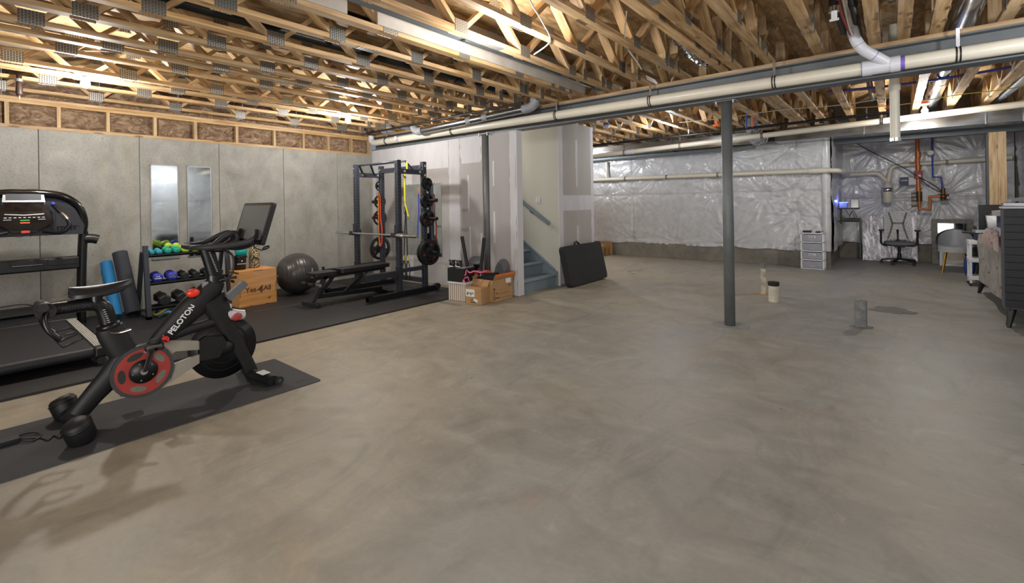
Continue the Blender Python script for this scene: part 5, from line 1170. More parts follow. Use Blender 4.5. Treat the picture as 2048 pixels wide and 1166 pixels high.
# ================================================================ BOXES BY THE WALL END
t = thing('storage_basket', 'beige and white striped fabric basket with a pale rim', 'basket', (-4.97, 4.84, 0), R(8))
STR = NT('striped_fabric'); s3 = STR.n('SeparateXYZ'); STR.put(s3.inputs[0], STR.map((1, 1, 1), False))
fr_ = STR.math('LESS_THAN', STR.math('FRACT', STR.math('MULTIPLY', STR.math('ADD', s3.outputs[0], s3.outputs[1]), 26.0)), .45)
STR.set(Base_Color=STR.mix(fr_, lin('c9c4bd'), lin('94826f')), Roughness=.9); STR.bump(fr_, .3, .004)
MB().box((-.16, -.14, .002), (.16, .14, .25)).build('body', STR.m, t, bevel=.008)
MB().box((-.17, -.15, .25), (.17, .15, .28)).build('rim', mat('pale_rim', 'c3c5c6', .7), t, bevel=.006)
t = thing('storage_box', 'black fabric box standing on top of the striped basket', 'box', (-4.99, 4.83, .28), R(8))
MB().box((-.155, -.13, 0), (.155, .13, .20)).build('body', mat('black_fabric', '121214', .85, 0, .1, 40), t, bevel=.006)
MB().box((.0, -.13, .2), (.155, .13, .204)).build('lid_edge', SILVER, t)
t = thing('grip_set', 'pair of black gripping handles lying on the black fabric box', 'handles', (-5.02, 4.76, .485), R(8))
for s in (-.07, .06):
    MB().sph((s, 0, .05), .05, 16, 10, (1, .8, 1)).build('grip', BLKPL, t); MB().tube(bez([(s-.04, -.03, .012), (s, -.05, .02), (s+.04, -.03, .012)]), .007, 8).build('edge_trim', WHITE, t)
    MB().cyl((s-.06, 0, .095), (s+.05, 0, .10), .012, 10).build('bar', BLKPL, t)
def rod(label, p, q):
    t = thing('padded_bar', label, 'bar', p); MB().cyl(p, q, .026, 16).build('foam', DKRUB, t, world=True); MB().cyl(Vector(p)-(Vector(q)-Vector(p)).normalized()*.05, p, .012, 10).build('steel_end', SILVER, t, world=True); return t
rod('black padded bar sticking up out of the storage box', (-4.955, 4.93, .47), (-5.06, 4.93, .93)); rod('black padded bar sticking up behind the small cardboard box', (-4.73, 4.98, .40), (-4.65, 4.98, .92))
t = thing('ab_machine_pad', 'grey curved plastic pads tangled behind the boxes', 'pad', (-4.78, 5.12, .3))
GP = mat('grey_pad_plastic', '5b5c63', .55)
MB().prism(rrect(.26, .17, .04), .02, frame((-4.88, 5.05, .56), (1, .1, 0), (-.1, .8, .5))).build('pad', GP, t, world=True, bevel=.006)
MB().prism(rrect(.14, .30, .06), .02, frame((-4.90, 5.10, .45), (1, .3, 0), (0, .35, 1))).build('pad', BLKPL, t, world=True, bevel=.006)
MB().prism([(.14*math.cos(a), .24*math.sin(a)) for a in [PI*i/14 for i in range(15)]], .02, frame((-4.64, 5.36, .33), (1, .05, 0), (0, .2, 1))).build('pad', GP, t, world=True, bevel=.006)
MB().bar((-4.9, 5.1, .02), (-4.9, 5.1, .55), .05, .05).bar((-4.9, 5.1, .34), (-4.68, 5.37, .35), .03, .03).build('frame', BLK, t, world=True)
t = thing('pink_straps', 'tangled pink straps spilling between basket and cardboard boxes', 'straps', (-4.78, 4.85, .3))
PK = mat('pink_webbing', 'd86a8a', .6, 0, .1, 20)
MB().tube(bez([(-4.83, 4.72, .28), (-4.86, 4.74, .36), (-4.80, 4.74, .40), (-4.84, 4.78, .46), (-4.78, 4.8, .42), (-4.72, 4.84, .44), (-4.66, 4.9, .42), (-4.6, 4.98, .44)], 6), .011, 6).tube(bez([(-4.80, 4.72, .28), (-4.83, 4.73, .33), (-4.78, 4.76, .36), (-4.80, 4.8, .30)]), .010, 6).build('strap', PK, t, world=True)
MB().sph((-4.73, 4.95, .42), .035, 12, 8, (1.5, 1, .7)).build('bundle', mat('magenta_dark', '8f2a4a', .6), t, world=True)
t = thing('cardboard_box', 'small taped cardboard box with a white shipping label in front', 'box', (-4.60, 4.775, 0), R(10))
MB().box((-.13, -.11, .001), (.13, .11, .235)).build('carton', CARD, t, bevel=.005); MB().box((-.131, -.112, .11), (.02, -.11, .215)).build('shipping_label', WHITE, t); MB().box((-.132, -.02, .235), (.132, .02, .2365)).build('tape', mat('brown_tape', '93714a', .4), t)
for i in range(4): MB().box((-.11+i*.03, -.1125, .13+.02*(i % 2)), (-.092+i*.03, -.112, .17)).build('label_print', PRINTK, t)
MB().box((-.02, -.1125, .05), (.05, -.1115, .09), rotm('Y', R(20))).build('tag', WHITE, t)
bpy.context.view_layer.update(); mt = chain(t)
marks(8, .11, .018, mt @ frame((.0, -.1105, .066), (1, 0, 0), (0, 0, 1)), PRINTK, t, 1); marks(5, .09, .026, mt @ frame((.0, -.1105, .035), (1, 0, 0), (0, 0, 1)), PRINTK, t, 2)
t = thing('moving_box', 'large open cardboard moving box with orange tape on its flaps', 'box', (-4.62, 5.13, 0), R(-1))
w2, d2_, h2 = .20, .22, .32
MB().box((w2-.005, -d2_, .001), (w2, d2_, h2)).build('side_wall', CARD, t); MB().box((-w2, -d2_, .001), (-w2+.005, d2_, h2)).build('side_wall', CARD, t)
MB().box((-w2, -d2_, .001), (w2, -d2_+.005, h2)).build('end_wall', CARD, t); MB().box((-w2, d2_-.005, .001), (w2, d2_, h2)).build('end_wall', CARD, t); MB().box((-w2, -d2_, .001), (w2, d2_, .006)).build('bottom', CARDIN, t)
OT = mat('orange_tape', 'ee7a2c', .4, 0, .08, 14)
def flap(name, p, x, y, w_, h_, m2):
    f = frame(p, x, y); o = MB().box((0, 0, 0), (w_, h_, .004), f).build(name, CARD, t); MB().box((0, h_-.045, -.001), (w_, h_+.001, .005), f).build('orange_tape', m2, o); return o
flap('flap', (w2, -d2_, h2), (0, 1, 0), (.35, 0, .55), 2*d2_, .10, OT); flap('flap', (-w2, d2_, h2), (0, -1, 0), (-.5, 0, .4), 2*d2_, .10, mat('red_tape', 'd9402a', .4))
flap('flap', (-w2, -d2_, h2), (1, 0, 0), (0, -.5, -.9), .0+2*w2-.06, .14, CARDIN); flap('flap', (w2, d2_, h2), (-1, 0, 0), (0, .35, .5), 2*w2, .09, mat('red_tape', 'd9402a', .4))
tag(MB().box((-4.77, 4.95, .22), (-4.47, 5.30, .345)).build('folded_bag', mat('black_cloth', '101216', .8)), 'dark folded bag filling the open moving box', 'bag')
bpy.context.view_layer.update(); mt = chain(t)
for s_, yy_, z_, sz in (('To:', -.14, .125, .035), ('From:', -.13, .06, .035)): text('lettering', s_, sz, mt @ frame((w2+.0008, yy_, z_), (0, 1, 0), (0, 0, 1)), PRINTK, t, bold=.001)
for z_ in (.112, .047): MB().box((w2, -.09, z_-.002), (w2+.0008, .17, z_+.002)).build('printed_line', PRINTK, t)
marks(5, .18, .03, mt @ frame((w2+.0002, -.19, .12), (0, 0, 1), (0, -1, 0)), PRINTK, t, 3)
MB().box((w2+.0, .06, .25), (w2+.002, .17, .33), None).build('shipping_label', WHITE, t); marks(5, .09, .025, mt @ frame((w2+.0002, .15, .21), (0, 1, 0), (0, 0, 1)), PRINTK, t, 4)
# folding seat cushion leaning against the stair box
FELT = mat('charcoal_woven_fabric', '2a2a2c', .9, 0, .25, 90, .4, 200)
t = thing('floor_cushion', 'big square charcoal fabric cushion leaning against the stairwell corner', 'cushion', (-4.2, 7.1, 0))
mf = frame((-4.19, 7.12, .0), (0, 1, 0), (-.145, 0, .66))
MB().prism(rrect(1.26, .68, .07, cy=.345), .11, mf @ T(0, 0, -.02)).build('cushion', FELT, t, world=True, bevel=.03, seg=4)
MB().tube([mf @ Vector(p) for p in ((-.15, .675, .0), (-.12, .72, .0), (-.06, .745, .0), (.0, .70, .0), (.03, .675, 0))], .017, 8).build('carry_handle', BLKPL, t, world=True)
t = thing('cardboard_box', 'cardboard box standing open against the foil-faced wall past the stair corner', 'box', (-5.95, 11.05, 0))
MB().box((-6.22, 11.22, .001), (-5.80, 11.24, .36)).build('flap', CARD, t, world=True); MB().box((-6.2, 10.86, .001), (-5.90, 11.2, .24)).build('carton', CARD, t, world=True, bevel=.004)
MB().box((0, 0, 0), (.30, .16, .006), frame((-6.2, 10.86, .24), (1, 0, 0), (0, .9, .35))).build('flap', CARD, t, world=True)
MB().box((-5.902, 10.98, .02), (-5.898, 11.02, .2)).box((-5.96, 10.858, .02), (-5.93, 10.86, .22)).box((-6.0, 10.857, .10), (-5.9, 10.86, .12)).build('black_tape', PRINTK, t, world=True)
line('loose thin wire curling on the floor beside the charcoal cushion', [(-4.4, 8.6, .01), (-4.15, 8.9, .10), (-4.1, 9.1, .16), (-4.0, 9.0, .02), (-4.15, 8.7, .006), (-3.9, 8.5, .006)], .005, SILVER, 'wire', 'wire')

# ================================================================ FLOOR STUBS
CEMP = mat('cement_splashed_pvc', 'c9bfae', .7, 0, .35, 14, .2, 60); OLD = mat('weathered_grey', '7d7f7e', .7, .1, .25, 16, .3, 60)
t = thing('pipe_stub', 'slim cream pipe stub with a grey taped tip rising from the floor', 'pipe', (-1.51, 7.74, 0))
MB().cyl((0, 0, 0), (0, 0, .40), .036, 18).build('pipe', CEMP, t); MB().cyl((0, 0, .385), (0, 0, .455), .038, 18).build('tape', OLD, t)
o = blob('rust_stain', RUST, -.0, 0, .17, .10, 0, .002, 3, t, am=.3)
t = thing('pipe_stub', 'short wide splattered pipe stub with a black rubber cap', 'pipe', (-1.29, 7.25, 0))
MB().cyl((0, 0, 0), (0, 0, .24), .062, 22).build('pipe', m_cwall('splattered_pvc', '8f897d', 'd0c7b6', 'ddd5c6', False, .2), t); MB().lathe([(.066, .22), (.071, .225), (.071, .245), (.066, .25), (.073, .256), (.073, .275), (0, .278)], 22).build('cap', DKRUB, t)
t = thing('conduit_stub', 'weathered grey flattened conduit stub sticking out of the floor near the cement patch', 'conduit', (-.28, 6.32, 0), R(25))
MB().prism([(-.055, -.03), (.03, -.03), (.055, -.01), (.055, .025), (-.0, .03), (-.0, .022), (.045, .015), (.045, -.005), (.02, -.02), (-.045, -.02), (-.045, .03), (-.055, .03)], .30).build('channel', OLD, t, bevel=.003)
MB().cyl((-.018, .005, 0), (-.018, .005, .27), .02, 12).build('inner_pipe', CEMP, t)
blob('broken_edge', DARKC, 0, 0, .10, .06, 0, .012, 8, t, am=.25)

# ================================================================ BACK WALL SERVICES
d = thing('drain_pipe', 'ivory drain pipe strapped along the foil-faced back wall', 'pipe', (-3, 11.25, 2.0))
Q = lambda x: 2.035-.009*(x+6.3)
MB().cyl((-7.9, 11.24, Q(-7.9)), (-1.12, 11.24, Q(-1.12)), .045, 18).build('pipe', PVC, d, world=True)
sleeve((-1.32, 11.24, Q(-1.3)), (-1.0, 11.24, Q(-1)), .054, d, PVC)
MB().tube(bez([(-1.05, 11.24, Q(-1)), (-.86, 11.25, Q(-1)-.01), (-.80, 11.40, Q(-1)-.02), (-.80, 11.7, Q(-1)-.02)]), .046, 16).build('elbow', PVC, d, world=True)
MB().cyl((-.80, 11.7, 1.97), (-.80, 13.40, 1.97), .045, 16).build('pipe', PVC, d, world=True)
for x in (-5.4, -4.3, -3.1, -1.30): strap(x, 11.24, Q(x), .045, d, up=0)
MB().cyl((-5.95, 11.28, 2.05), (-5.95, 11.28, 2.5), .03, 12).build('vent_pipe', PVC, d, world=True)
yA = 13.44
d = thing('drain_pipe', 'white drain assembly with a clear trap on the alcove wall', 'pipe', (-.08, yA, 1.3))
MB().cyl((-.80, yA, 1.97), (-.33, yA, 1.975), .045, 16).build('pipe', PVC, d, world=True)
MB().tube(bez([(-.35, yA, 1.975), (-.24, yA, 1.96), (-.16, yA, 1.87), (-.09, yA-.02, 1.78)]), .048, 16).build('elbow', PVC, d, world=True)
MB().tube(bez([(.3, yA, 2.135), (.08, yA, 2.13), (-.01, yA, 2.07), (-.04, yA, 1.95), (-.07, yA-.02, 1.74)]), .045, 16).build('branch', PVC, d, world=True)
MB().cyl((.2, yA, 2.135), (1.85, yA, 2.18), .045, 16).build('pipe', PVC, d, world=True)
MB().lathe([(0, 0), (.06, .01), (.085, .06), (.085, .40), (.06, .45), (.05, .50), (0, .5)], 20, T(-.08, yA-.03, 1.28)).build('trap_body', PVC, d, world=True)
MB().lathe([(.088, 0), (.095, .005), (.095, .085), (.088, .09)], 20, T(-.08, yA-.03, 1.55)).build('clear_ring', CHROME, d, world=True)
strap(.9, yA, 2.155, .045, d, up=0)
COP = mat('orange_copper', 'c4703a', .4, .3, .12, 12); BRASSD = mat('dark_brass', '6b5232', .4, .7, .2, 12)
yA = 13.33
d = thing('sprinkler_riser', 'orange sprinkler riser with gauge and brass valve on the alcove wall', 'pipe', (.43, yA, 1.1))
MB().cyl((.43, yA, 2.70), (.44, yA, 1.5), .035, 16).build('riser_pipe', COP, d, world=True)
MB().tube([(.45, yA, 1.36), (.45, yA, 1.15), (.62, yA, 1.15), (.62, yA, 1.42), (.80, yA, 1.43)], .032, 14).build('loop_pipe', COP, d, world=True)
for p, q in (((.44, yA, 2.28), (.44, yA, 2.40)), ((.44, yA, 2.02), (.44, yA, 2.12)), ((.44, yA, 1.56), (.44, yA, 1.62))): sleeve(p, q, .048, d, COP)
MB().box((.37, yA-.07, 1.82), (.51, yA+.03, 1.98)).build('flow_switch', mat('switch_red', '8c2326', .5), d, world=True, bevel=.008); MB().box((.42, yA-.074, 1.84), (.48, yA-.069, 1.90)).build('switch_label', WHITE, d, world=True)
MB().cyl((.45, yA, 1.32), (.45, yA, 1.54), .05, 14).build('valve_body', BRASSD, d, world=True)
for z in (1.35, 1.42, 1.50, 1.22): MB().cyl((.33, yA, z), (.42, yA, z), .014, 8).cyl((.32, yA, z), (.335, yA, z), .022, 8).build('valve_port', BRASSD, d, world=True)
MB().cyl((.47, yA-.02, 2.36), (.60, yA-.02, 2.36), .008, 8).build('gauge_stem', BRASSD, d, world=True)
MB().cyl((.64, yA-.02, 2.36), (.64, yA-.05, 2.36), .06, 20).build('gauge', BLKPL, d, world=True); MB().cyl((.64, yA-.051, 2.36), (.64, yA-.052, 2.36), .052, 20).build('gauge_dial', WHITE, d, world=True)
MB().cyl((.30, yA, 2.16), (.44, yA, 2.16), .018, 10).build('test_port', COP, d, world=True)
MB().cyl((.83, yA, 1.35), (.83, yA, 1.6), .035, 12).cyl((.76, yA, 1.45), (.92, yA, 1.45), .024, 10).cyl((.78, yA, 1.35), (.90, yA, 1.36), .02, 8).sph((.83, yA, 1.42), .06, 12, 8).build('supply_valve', BRASSD, d, world=True)
line('blue water pipe stepping down to the valve on the alcove wall', [(.67, yA, 2.75), (.67, yA, 1.84), (.80, yA, 1.83), (.82, yA, 1.60)], .018, PEXB, k=1)
line('long black cable drooping across the alcove wall to the valve', [(-.62, 13.30, 2.68), (-.3, 13.28, 2.42), (.1, 13.26, 2.14), (.45, 13.24, 1.85), (.7, 13.26, 1.65), (.80, 13.27, 1.52)], .009, BLKPL, 'cable', 'cable')
line('second black cable curving from the red switch to the valve', [(.45, 13.33, 1.9), (.52, 13.33, 1.75), (.66, 13.34, 1.6), (.82, 13.37, 1.50)], .008, BLKPL, 'cable', 'cable')
t = thing('wall_sign', 'small navy and white notice hanging on the alcove wall', 'sign', (.26, 13.4, 1.72)); MB().box((.13, 13.36, 1.68), (.28, 13.37, 1.86)).build('navy_half', mat('navy_print', '232f55', .5), t, world=True); MB().box((.28, 13.36, 1.69), (.40, 13.37, 1.85)).build('white_half', WHITE, t, world=True)
marks(5, .11, .03, frame((.205, 13.3595, 1.79), (1, 0, 0), (0, 0, 1)), WHITE, t, 6)

# network shelf on the return wall
t = thing('network_shelf', 'black two-tier shelf with blinking network gear on the corner of the alcove', 'shelf', (-.78, 12.5, .9))
for z in (1.18, .90): MB().box((-.93, 12.35, z), (-.55, 12.65, z+.025)).build('shelf_board', BLKPL, t, world=True, bevel=.003)
MB().box((-.90, 12.46, .85), (-.86, 12.50, 1.3)).build('bracket', BLKPL, t, world=True)
tag(MB().box((-.70, 12.40, 1.206), (-.56, 12.60, 1.40)).build('network_box', BLKGL, bevel=.006), 'glossy black network box on the upper wall shelf', 'device')
t2 = thing('router', 'white router glowing blue on the upper wall shelf', 'router', (-.85, 12.45, 1.206)); MB().box((-.90, 12.38, 1.206), (-.76, 12.56, 1.31)).build('case', mat('router_white', '8f97b5', .4), t2, world=True, bevel=.006); MB().box((-.905, 12.374, 1.32), (-.74, 12.38, 1.332)).build('light_strip', emis('blue_led', '3a4bff', 12), t2, world=True)
point((-.88, 12.33, 1.36), 1.5, (.15, .2, 1), .02)
tag(MB().box((-.88, 12.38, .926), (-.56, 12.6, .985)).build('network_box', BLKPL, bevel=.006), 'flat black network box on the lower wall shelf', 'device')
line('tangled thin black cable between the two network shelves', [(-.8, 12.36, 1.2), (-.72, 12.33, 1.05), (-.66, 12.33, 1.15), (-.6, 12.33, 1.0), (-.72, 12.33, .98), (-.68, 12.33, 1.12), (-.63, 12.35, .99)], .006, BLKPL, 'cable', 'cable')
# drawer tower
t = thing('drawer_tower', 'white plastic tower with four clear drawers in front of the back wall', 'drawers', (-1.255, 11.12, 0))
WPL = mat('white_plastic', 'd9dade', .4, 0, .04, 10)
for s in (-1, 1):
    for y in (-.16, .14): MB().box((s*.185-.015, y, 0), (s*.185+.015, y+.02, .74)).build('post', WPL, t, bevel=.003)
for k in range(5): MB().box((-.20, -.16, k*.178+(.0 if k else .004)), (.20, .16, k*.178+.022)).build('shelf_frame', WPL, t, bevel=.004)
CLR = mat('frosted_drawer', 'a9acb8', .25, 0, .08, 4, alpha=.75)
for k in range(4):
    o = MB().box((-.165, -.155, k*.178+.028), (.165, .15, k*.178+.165)).build('drawer', CLR, t, bevel=.006)
    MB().tube([(-.04, -.158, k*.178+.06), (0, -.166, k*.178+.045), (.04, -.158, k*.178+.06)], .004, 6).build('handle', WPL, o)
for k in (3, 1):
    MB().box((-.06, -.158, k*.178+.10), (.06, -.156, k*.178+.14)).build('label', WHITE, t); marks(5, .09, .03, frame((-1.265, 11.12-.159, k*.178+.12), (1, 0, 0), (0, 0, 1)), mat('violet_ink', '4a3a80', .5), t, k)
tag(MB().box((-1.42, 11.02, .736), (-1.27, 11.10, .775)).build('dark_case', BLKPL, bevel=.008), 'small black case lying on the drawer tower', 'case')
t = thing('game_pad', 'black handheld gadget with a lead on the drawer tower', 'gadget', (-1.14, 11.06, .735)); MB().box((-1.20, 11.0, .735), (-1.12, 11.10, .765)).build('body', BLKPL, t, world=True, bevel=.008); MB().tube(bez([(-1.12, 11.05, .75), (-1.08, 11.02, .77), (-1.08, 11.1, .745)]), .005, 6).build('lead', BLKPL, t, world=True)

# leaning canvases
def m_art(name, seed, a, b, c):
    t = NT(name); v = t.map((1, 1, 1), False); m = t.n('Mapping'); t.put(m.inputs['Vector'], t.co.outputs['Object']); m.inputs['Location'].default_value = (seed, seed*1.7, 0); m.inputs['Scale'].default_value = (6, 1, 2)
    n = t.noise(m.outputs[0], 1.2, 6, .7, 1.5); g = t.noise(t.map((1, 1, 1), False), 70, 2, .5)
    cc_ = t.mix(t.ramp(g, [(.60, 0.0), (.68, .9)]), t.ramp(n, [(.38, a), (.5, b), (.6, c)]), lin('d8d8de')); t.set(Base_Color=cc_, Roughness=.35, Metallic=.3); return t.m
def canvas(label, cx, y, w_, h_, m, lean=.10, edge=WHITE):
    t = thing('leaning_canvas', label, 'artwork', (cx, y, 0)); f = frame((cx, y, 0), (1, 0, 0), (0, lean, 1))
    MB().box((-w_/2, .005, -.03), (w_/2, h_, 0), f).build('stretcher', edge, t, world=True); MB().box((-w_/2+.002, .006, 0), (w_/2-.002, h_-.002, .002), f).build('print', m, t, world=True); return t
canvas('large canvas with a silver and mauve glittery abstract leaning on the alcove wall', -.29, 13.22, .50, 1.02, m_art('abstract_art', 2, '575058', '8f8a92', 'd4d1d6'))
canvas('second glittery silver canvas leaning behind the mesh office chair', .10, 13.36, .62, 1.07, m_art('abstract_art_second', 5, '625d66', '99949c', 'd6d3d8'))
tag(MB().box((-.60, 13.33, .002), (-.57, 13.38, .95)).build('dark_board', STEELD), 'narrow dark board standing behind the glittery canvases', 'board')
# office chair
t = thing('office_chair', 'light grey mesh office chair with black arms and a five-star base', 'chair', (.10, 12.85, 0), R(4))
for k in range(5):
    a = R(90+72*k+10); e = Vector((.30*math.cos(a), .30*math.sin(a), .075)); MB().bar((0, 0, .11), e, .04, .03).build('base_arm', BLKPL, t, bevel=.006)
    MB().cyl((e.x-.025, e.y, .03), (e.x-.006, e.y, .03), .03, 14).cyl((e.x+.006, e.y, .03), (e.x+.025, e.y, .03), .03, 14).cyl((e.x, e.y, .03), (e.x, e.y, .08), .01, 8).build('caster', BLKPL, t)
MB().cyl((0, 0, .09), (0, 0, .38), .027, 16).cyl((0, 0, .09), (0, 0, .22), .036, 16).build('gas_lift', BLKPL, t)
MB().prism(rrect(.50, .46, .12), .05, T(0, 0, .42)).build('seat', mat('grey_seat_fabric', '6d6e72', .85, 0, .1, 60, .1), t, bevel=.018, seg=3)
MB().prism(rrect(.44, .40, .12), .03, T(0, 0, .39)).box((-.09, -.10, .36), (.09, .10, .395)).build('seat_pan', BLKPL, t, bevel=.01)
for s in (-1, 1):
    MB().tube(bez([(s*.20, .05, .38), (s*.29, .05, .42), (s*.30, .04, .55), (s*.30, .02, .70)]), .02, 12).build('arm_post', BLKPL, t); MB().prism(rrect(.09, .25, .04), .025, T(s*.295, -.01, .70)).build('arm_pad', BLKPL, t, bevel=.01)
MB().tube(bez([(0, .18, .38), (0, .27, .45), (0, .30, .60), (0, .29, .72)]), .022, 12).build('back_post', BLKPL, t)
def backs(u, v):
    z = .50+v*.62; w_ = .235-.05*(v-.35)**2+.0; return ((u-.5)*2*w_, .25+.02*math.sin(v*3)-.045*(1-(2*u-1)**2)*-1*.6, z)
def m_mesh():
    t = NT('pale_mesh'); v = t.map((1, 1, 1), False); vo = t.n('TexVoronoi'); t.put(vo.inputs['Vector'], v); vo.inputs['Scale'].default_value = 42
    t.set(Base_Color=t.ramp(vo.outputs['Distance'], [(.25, 'a9abac'), (.45, 'dfe0e0')]), Roughness=.6, Alpha=.88); return t.m
MB().grid(backs, 16, 18, True, (0, .012, 0)).build('backrest', m_mesh(), t)
b = MB()
def ringc(cx, cz): b.tube([(cx+.013*math.cos(a), .262-.0+.0, cz+.013*math.sin(a)) for a in [2*PI*i/8 for i in range(8)]], .0035, 5, closed=True)
for k in range(22):
    q = k/21; z = .53+.55*q; xo = .09+.07*abs(q-.55)**1.2*2.2
    for s in (-1, 1): ringc(s*xo, z)
for k in range(-3, 4): ringc(k*.027, .86)
for i in range(len(b.v)): b.v[i].y = .255
b.build('chain_pattern', BLKPL, t)
# framed mirrors by the post
t = thing('framed_mirror', 'rectangular mirror in a weathered grey frame leaning in the alcove corner', 'mirror', (.95, 13.2, 0))
f = frame((.95, 13.15, 0), (1, 0, 0), (0, .09, 1)); GRF = mat('weathered_frame', '74716d', .6, .2, .3, 18, .4, 40)
for a, c in (((-.32, 0), (-.22, .95)), ((.22, 0), (.32, .95)), ((-.22, 0), (.22, .09)), ((-.22, .86), (.22, .95))): MB().box((a[0], a[1], -.03), (c[0], c[1], .01), f).build('frame_side', GRF, t, world=True, bevel=.006)
MB().box((-.22, .09, -.01), (.22, .86, 0), f).build('glass', MIRR, t, world=True)
t = thing('framed_print', 'white framed print standing before the grey framed mirror', 'picture', (.98, 12.98, 0)); f = frame((.98, 12.98, 0), (1, 0, 0), (0, .07, 1))
for a, c in (((-.24, 0), (-.21, .68)), ((.21, 0), (.24, .68)), ((-.21, 0), (.21, .03)), ((-.21, .65), (.21, .68))): MB().box((a[0], a[1], -.02), (c[0], c[1], .006), f).build('frame_side', WHITE, t, world=True)
MB().box((-.21, .03, -.01), (.21, .65, 0), f).build('backing', mat('pale_mount', 'b5b6b8', .6), t, world=True); MB().box((-.12, .12, 0), (.12, .50, .004), f).build('inner_mount', mat('beige_mount', 'a89e90', .6), t, world=True)
# vanity chair
t = thing('accent_chair', 'small grey upholstered chair with slim brass legs and a black-edged curved back', 'chair', (.88, 11.75, 0), R(-8))
BRS = mat('brass', 'b8943f', .25, .9, .06, 10); GRV = mat('grey_velvet', 'a3a5aa', .8, 0, .08, 20)
MB().prism([(.24*math.cos(a), .22*math.sin(a)) for a in [2*PI*i/28 for i in range(28)]], .10, T(0, 0, .40), True).build('seat', GRV, t, bevel=.03, seg=4)
for sx, sy in ((-1, -1), (1, -1), (-1, 1), (1, 1)): MB().tube([(sx*.12, sy*.10, .40), (sx*.17, sy*.15, 0)], [.016, .008], 10).build('leg', BRS, t)
def bk(u, v):
    a = R(200-220*u)+0; a = R(190+(u)*-200); r_ = .25; h_ = .12+.26*math.sin(PI*u)**.7; return (r_*math.cos(a), .02+.22*math.sin(a), .42+v*h_)
MB().grid(bk, 24, 8, True, (0, -.03, 0)).build('backrest', mat('silver_velvet', '8e9096', .4, .1, .1, 8), t)
MB().tube([Vector(bk(i/24, 1))+Vector((0, -.015, 0)) for i in range(25)], .014, 8).build('back_edge', BLKPL, t)
# table group
t = thing('pedestal_table', 'dark round-edged tabletop on a slim post behind the sofa', 'table', (1.38, 10.9, 0))
MB().prism([(.48*math.cos(a), .38*math.sin(a)) for a in [2*PI*i/36 for i in range(36)]], .022, T(0, 0, .80)).build('tabletop', mat('dark_tabletop', '2b2a2c', .35, 0, .1, 10), t, bevel=.006)
for a in (R(190), R(250), R(330), R(70)): MB().bar((.25*math.cos(a), .2*math.sin(a), .80), (.32*math.cos(a), .26*math.sin(a), 0), .03, .03).build('leg', BLKPL, t)
t = thing('flat_screen', 'thin black screen standing upright behind the white bin on the table', 'screen', (1.42, 11.1, .823)); MB().box((1.13, 11.10, .84), (1.85, 11.13, 1.27)).build('panel', BLKPL, t, world=True, bevel=.004); MB().box((1.35, 11.03, .823), (1.6, 11.2, .84)).build('stand', BLKPL, t, world=True)
t = thing('paper_bin', 'white scalloped bin with papers standing on the dark table', 'bin', (1.30, 10.85, .823))
MB().lathe([(0, 0.03), (.13, .03), (.155, .24), (.15, .24), (.128, .04)], 4, rotm('Z', R(45))).build('body', WPL, t); MB().lathe([(.0, .25), (.08, .262), (.0, .275)], 10, T(.0, 0, 0)).build('contents', mat('cream_paper', 'cdb99a', .8), t)
t.location.z = .855
t = thing('tray', 'pale metal tray beneath the scalloped bin on the table', 'tray', (1.28, 10.72, .823)); MB().box((-.24, -.13, 0), (.24, .26, .008)).box((-.24, -.13, .008), (.24, -.12, .035)).box((-.24, .25, .008), (.24, .26, .03)).box((-.24, -.12, .008), (-.23, .25, .035)).box((.23, -.12, .008), (.24, .25, .035)).build('body', mat('pale_tray', 'b8bcc6', .4, .2), t); MB().tube(bez([(.0, -.14, .02), (.0, -.15, .06), (.16, -.15, .06), (.16, -.14, .02)], 5), .006, 6).build('handle', BRS, t)
t.location.z = .8225
t = thing('utility_cart', 'white plastic utility cart holding navy items under the table edge', 'cart', (1.12, 10.35, 0))
for sx in (-.18, .30):
    for sy in (-.14, .14): MB().box((sx-.015, sy-.015, .05), (sx+.015, sy+.015, .70)).build('post', WPL, t)
for z in (.10, .38, .66): MB().box((-.20, -.16, z), (.32, .16, z+.06)).build('shelf', WPL, t, bevel=.006)
for sx in (-.18, .30):
    for sy in (-.14, .14): MB().cyl((sx, sy-.01, .027), (sx, sy+.01, .027), .026, 12).build('wheel', BLKPL, t)
NV = mat('navy_fabric', '1e2a48', .8, 0, .1, 20)
tag(MB().box((1.0, 10.25, .722), (1.38, 10.45, .79)).build('folded_cloth', NV, bevel=.01), 'folded navy cloth lying on top of the white cart', 'cloth')
tag(MB().sph((1.0, 11.0, .235), .15, 14, 10, (.5, .9, 1.5)).build('cushion', mat('royal_blue_fabric', '20407a', .8)), 'royal blue cushion standing between the cart and the brass-legged chair', 'cushion')
# grey sofa seen from its back, long side runs away from the camera
SOF = mat('worn_grey_fabric', '8f8b84', .85, 0, .32, 9, .25, 40)
t = thing('sofa', 'long grey upholstered sofa turned away, on short black tapered legs', 'sofa', (1.35, 8.4, 0))
def sback(u, v):
    y = 7.46+u*2.2; z = .20+v*.66; return (.965+.02*math.sin(u*9)*v+.012*math.sin(v*5+u*13)+.03*max(0, v-.8)*3, y, z)
MB().grid(sback, 40, 14, True, (.20, 0, 0)).build('back_panel', SOF, t, world=True)
MB().box((1.17, 7.50, .20), (1.80, 9.6, .44)).build('seat_base', SOF, t, world=True, bevel=.03); MB().box((1.17, 9.50, .2), (1.82, 9.68, .68)).build('arm', SOF, t, world=True, bevel=.04)
for x, y, dx, dy in ((1.01, 7.40, -.05, -.06), (1.01, 9.5, -.05, .05), (1.7, 7.50, .05, -.06), (1.7, 9.5, .05, .05)): MB().tube([(x, y, .22), (x+dx, y+dy, 0)], [.042, .018], 12).build('leg', BLKPL, t, world=True)
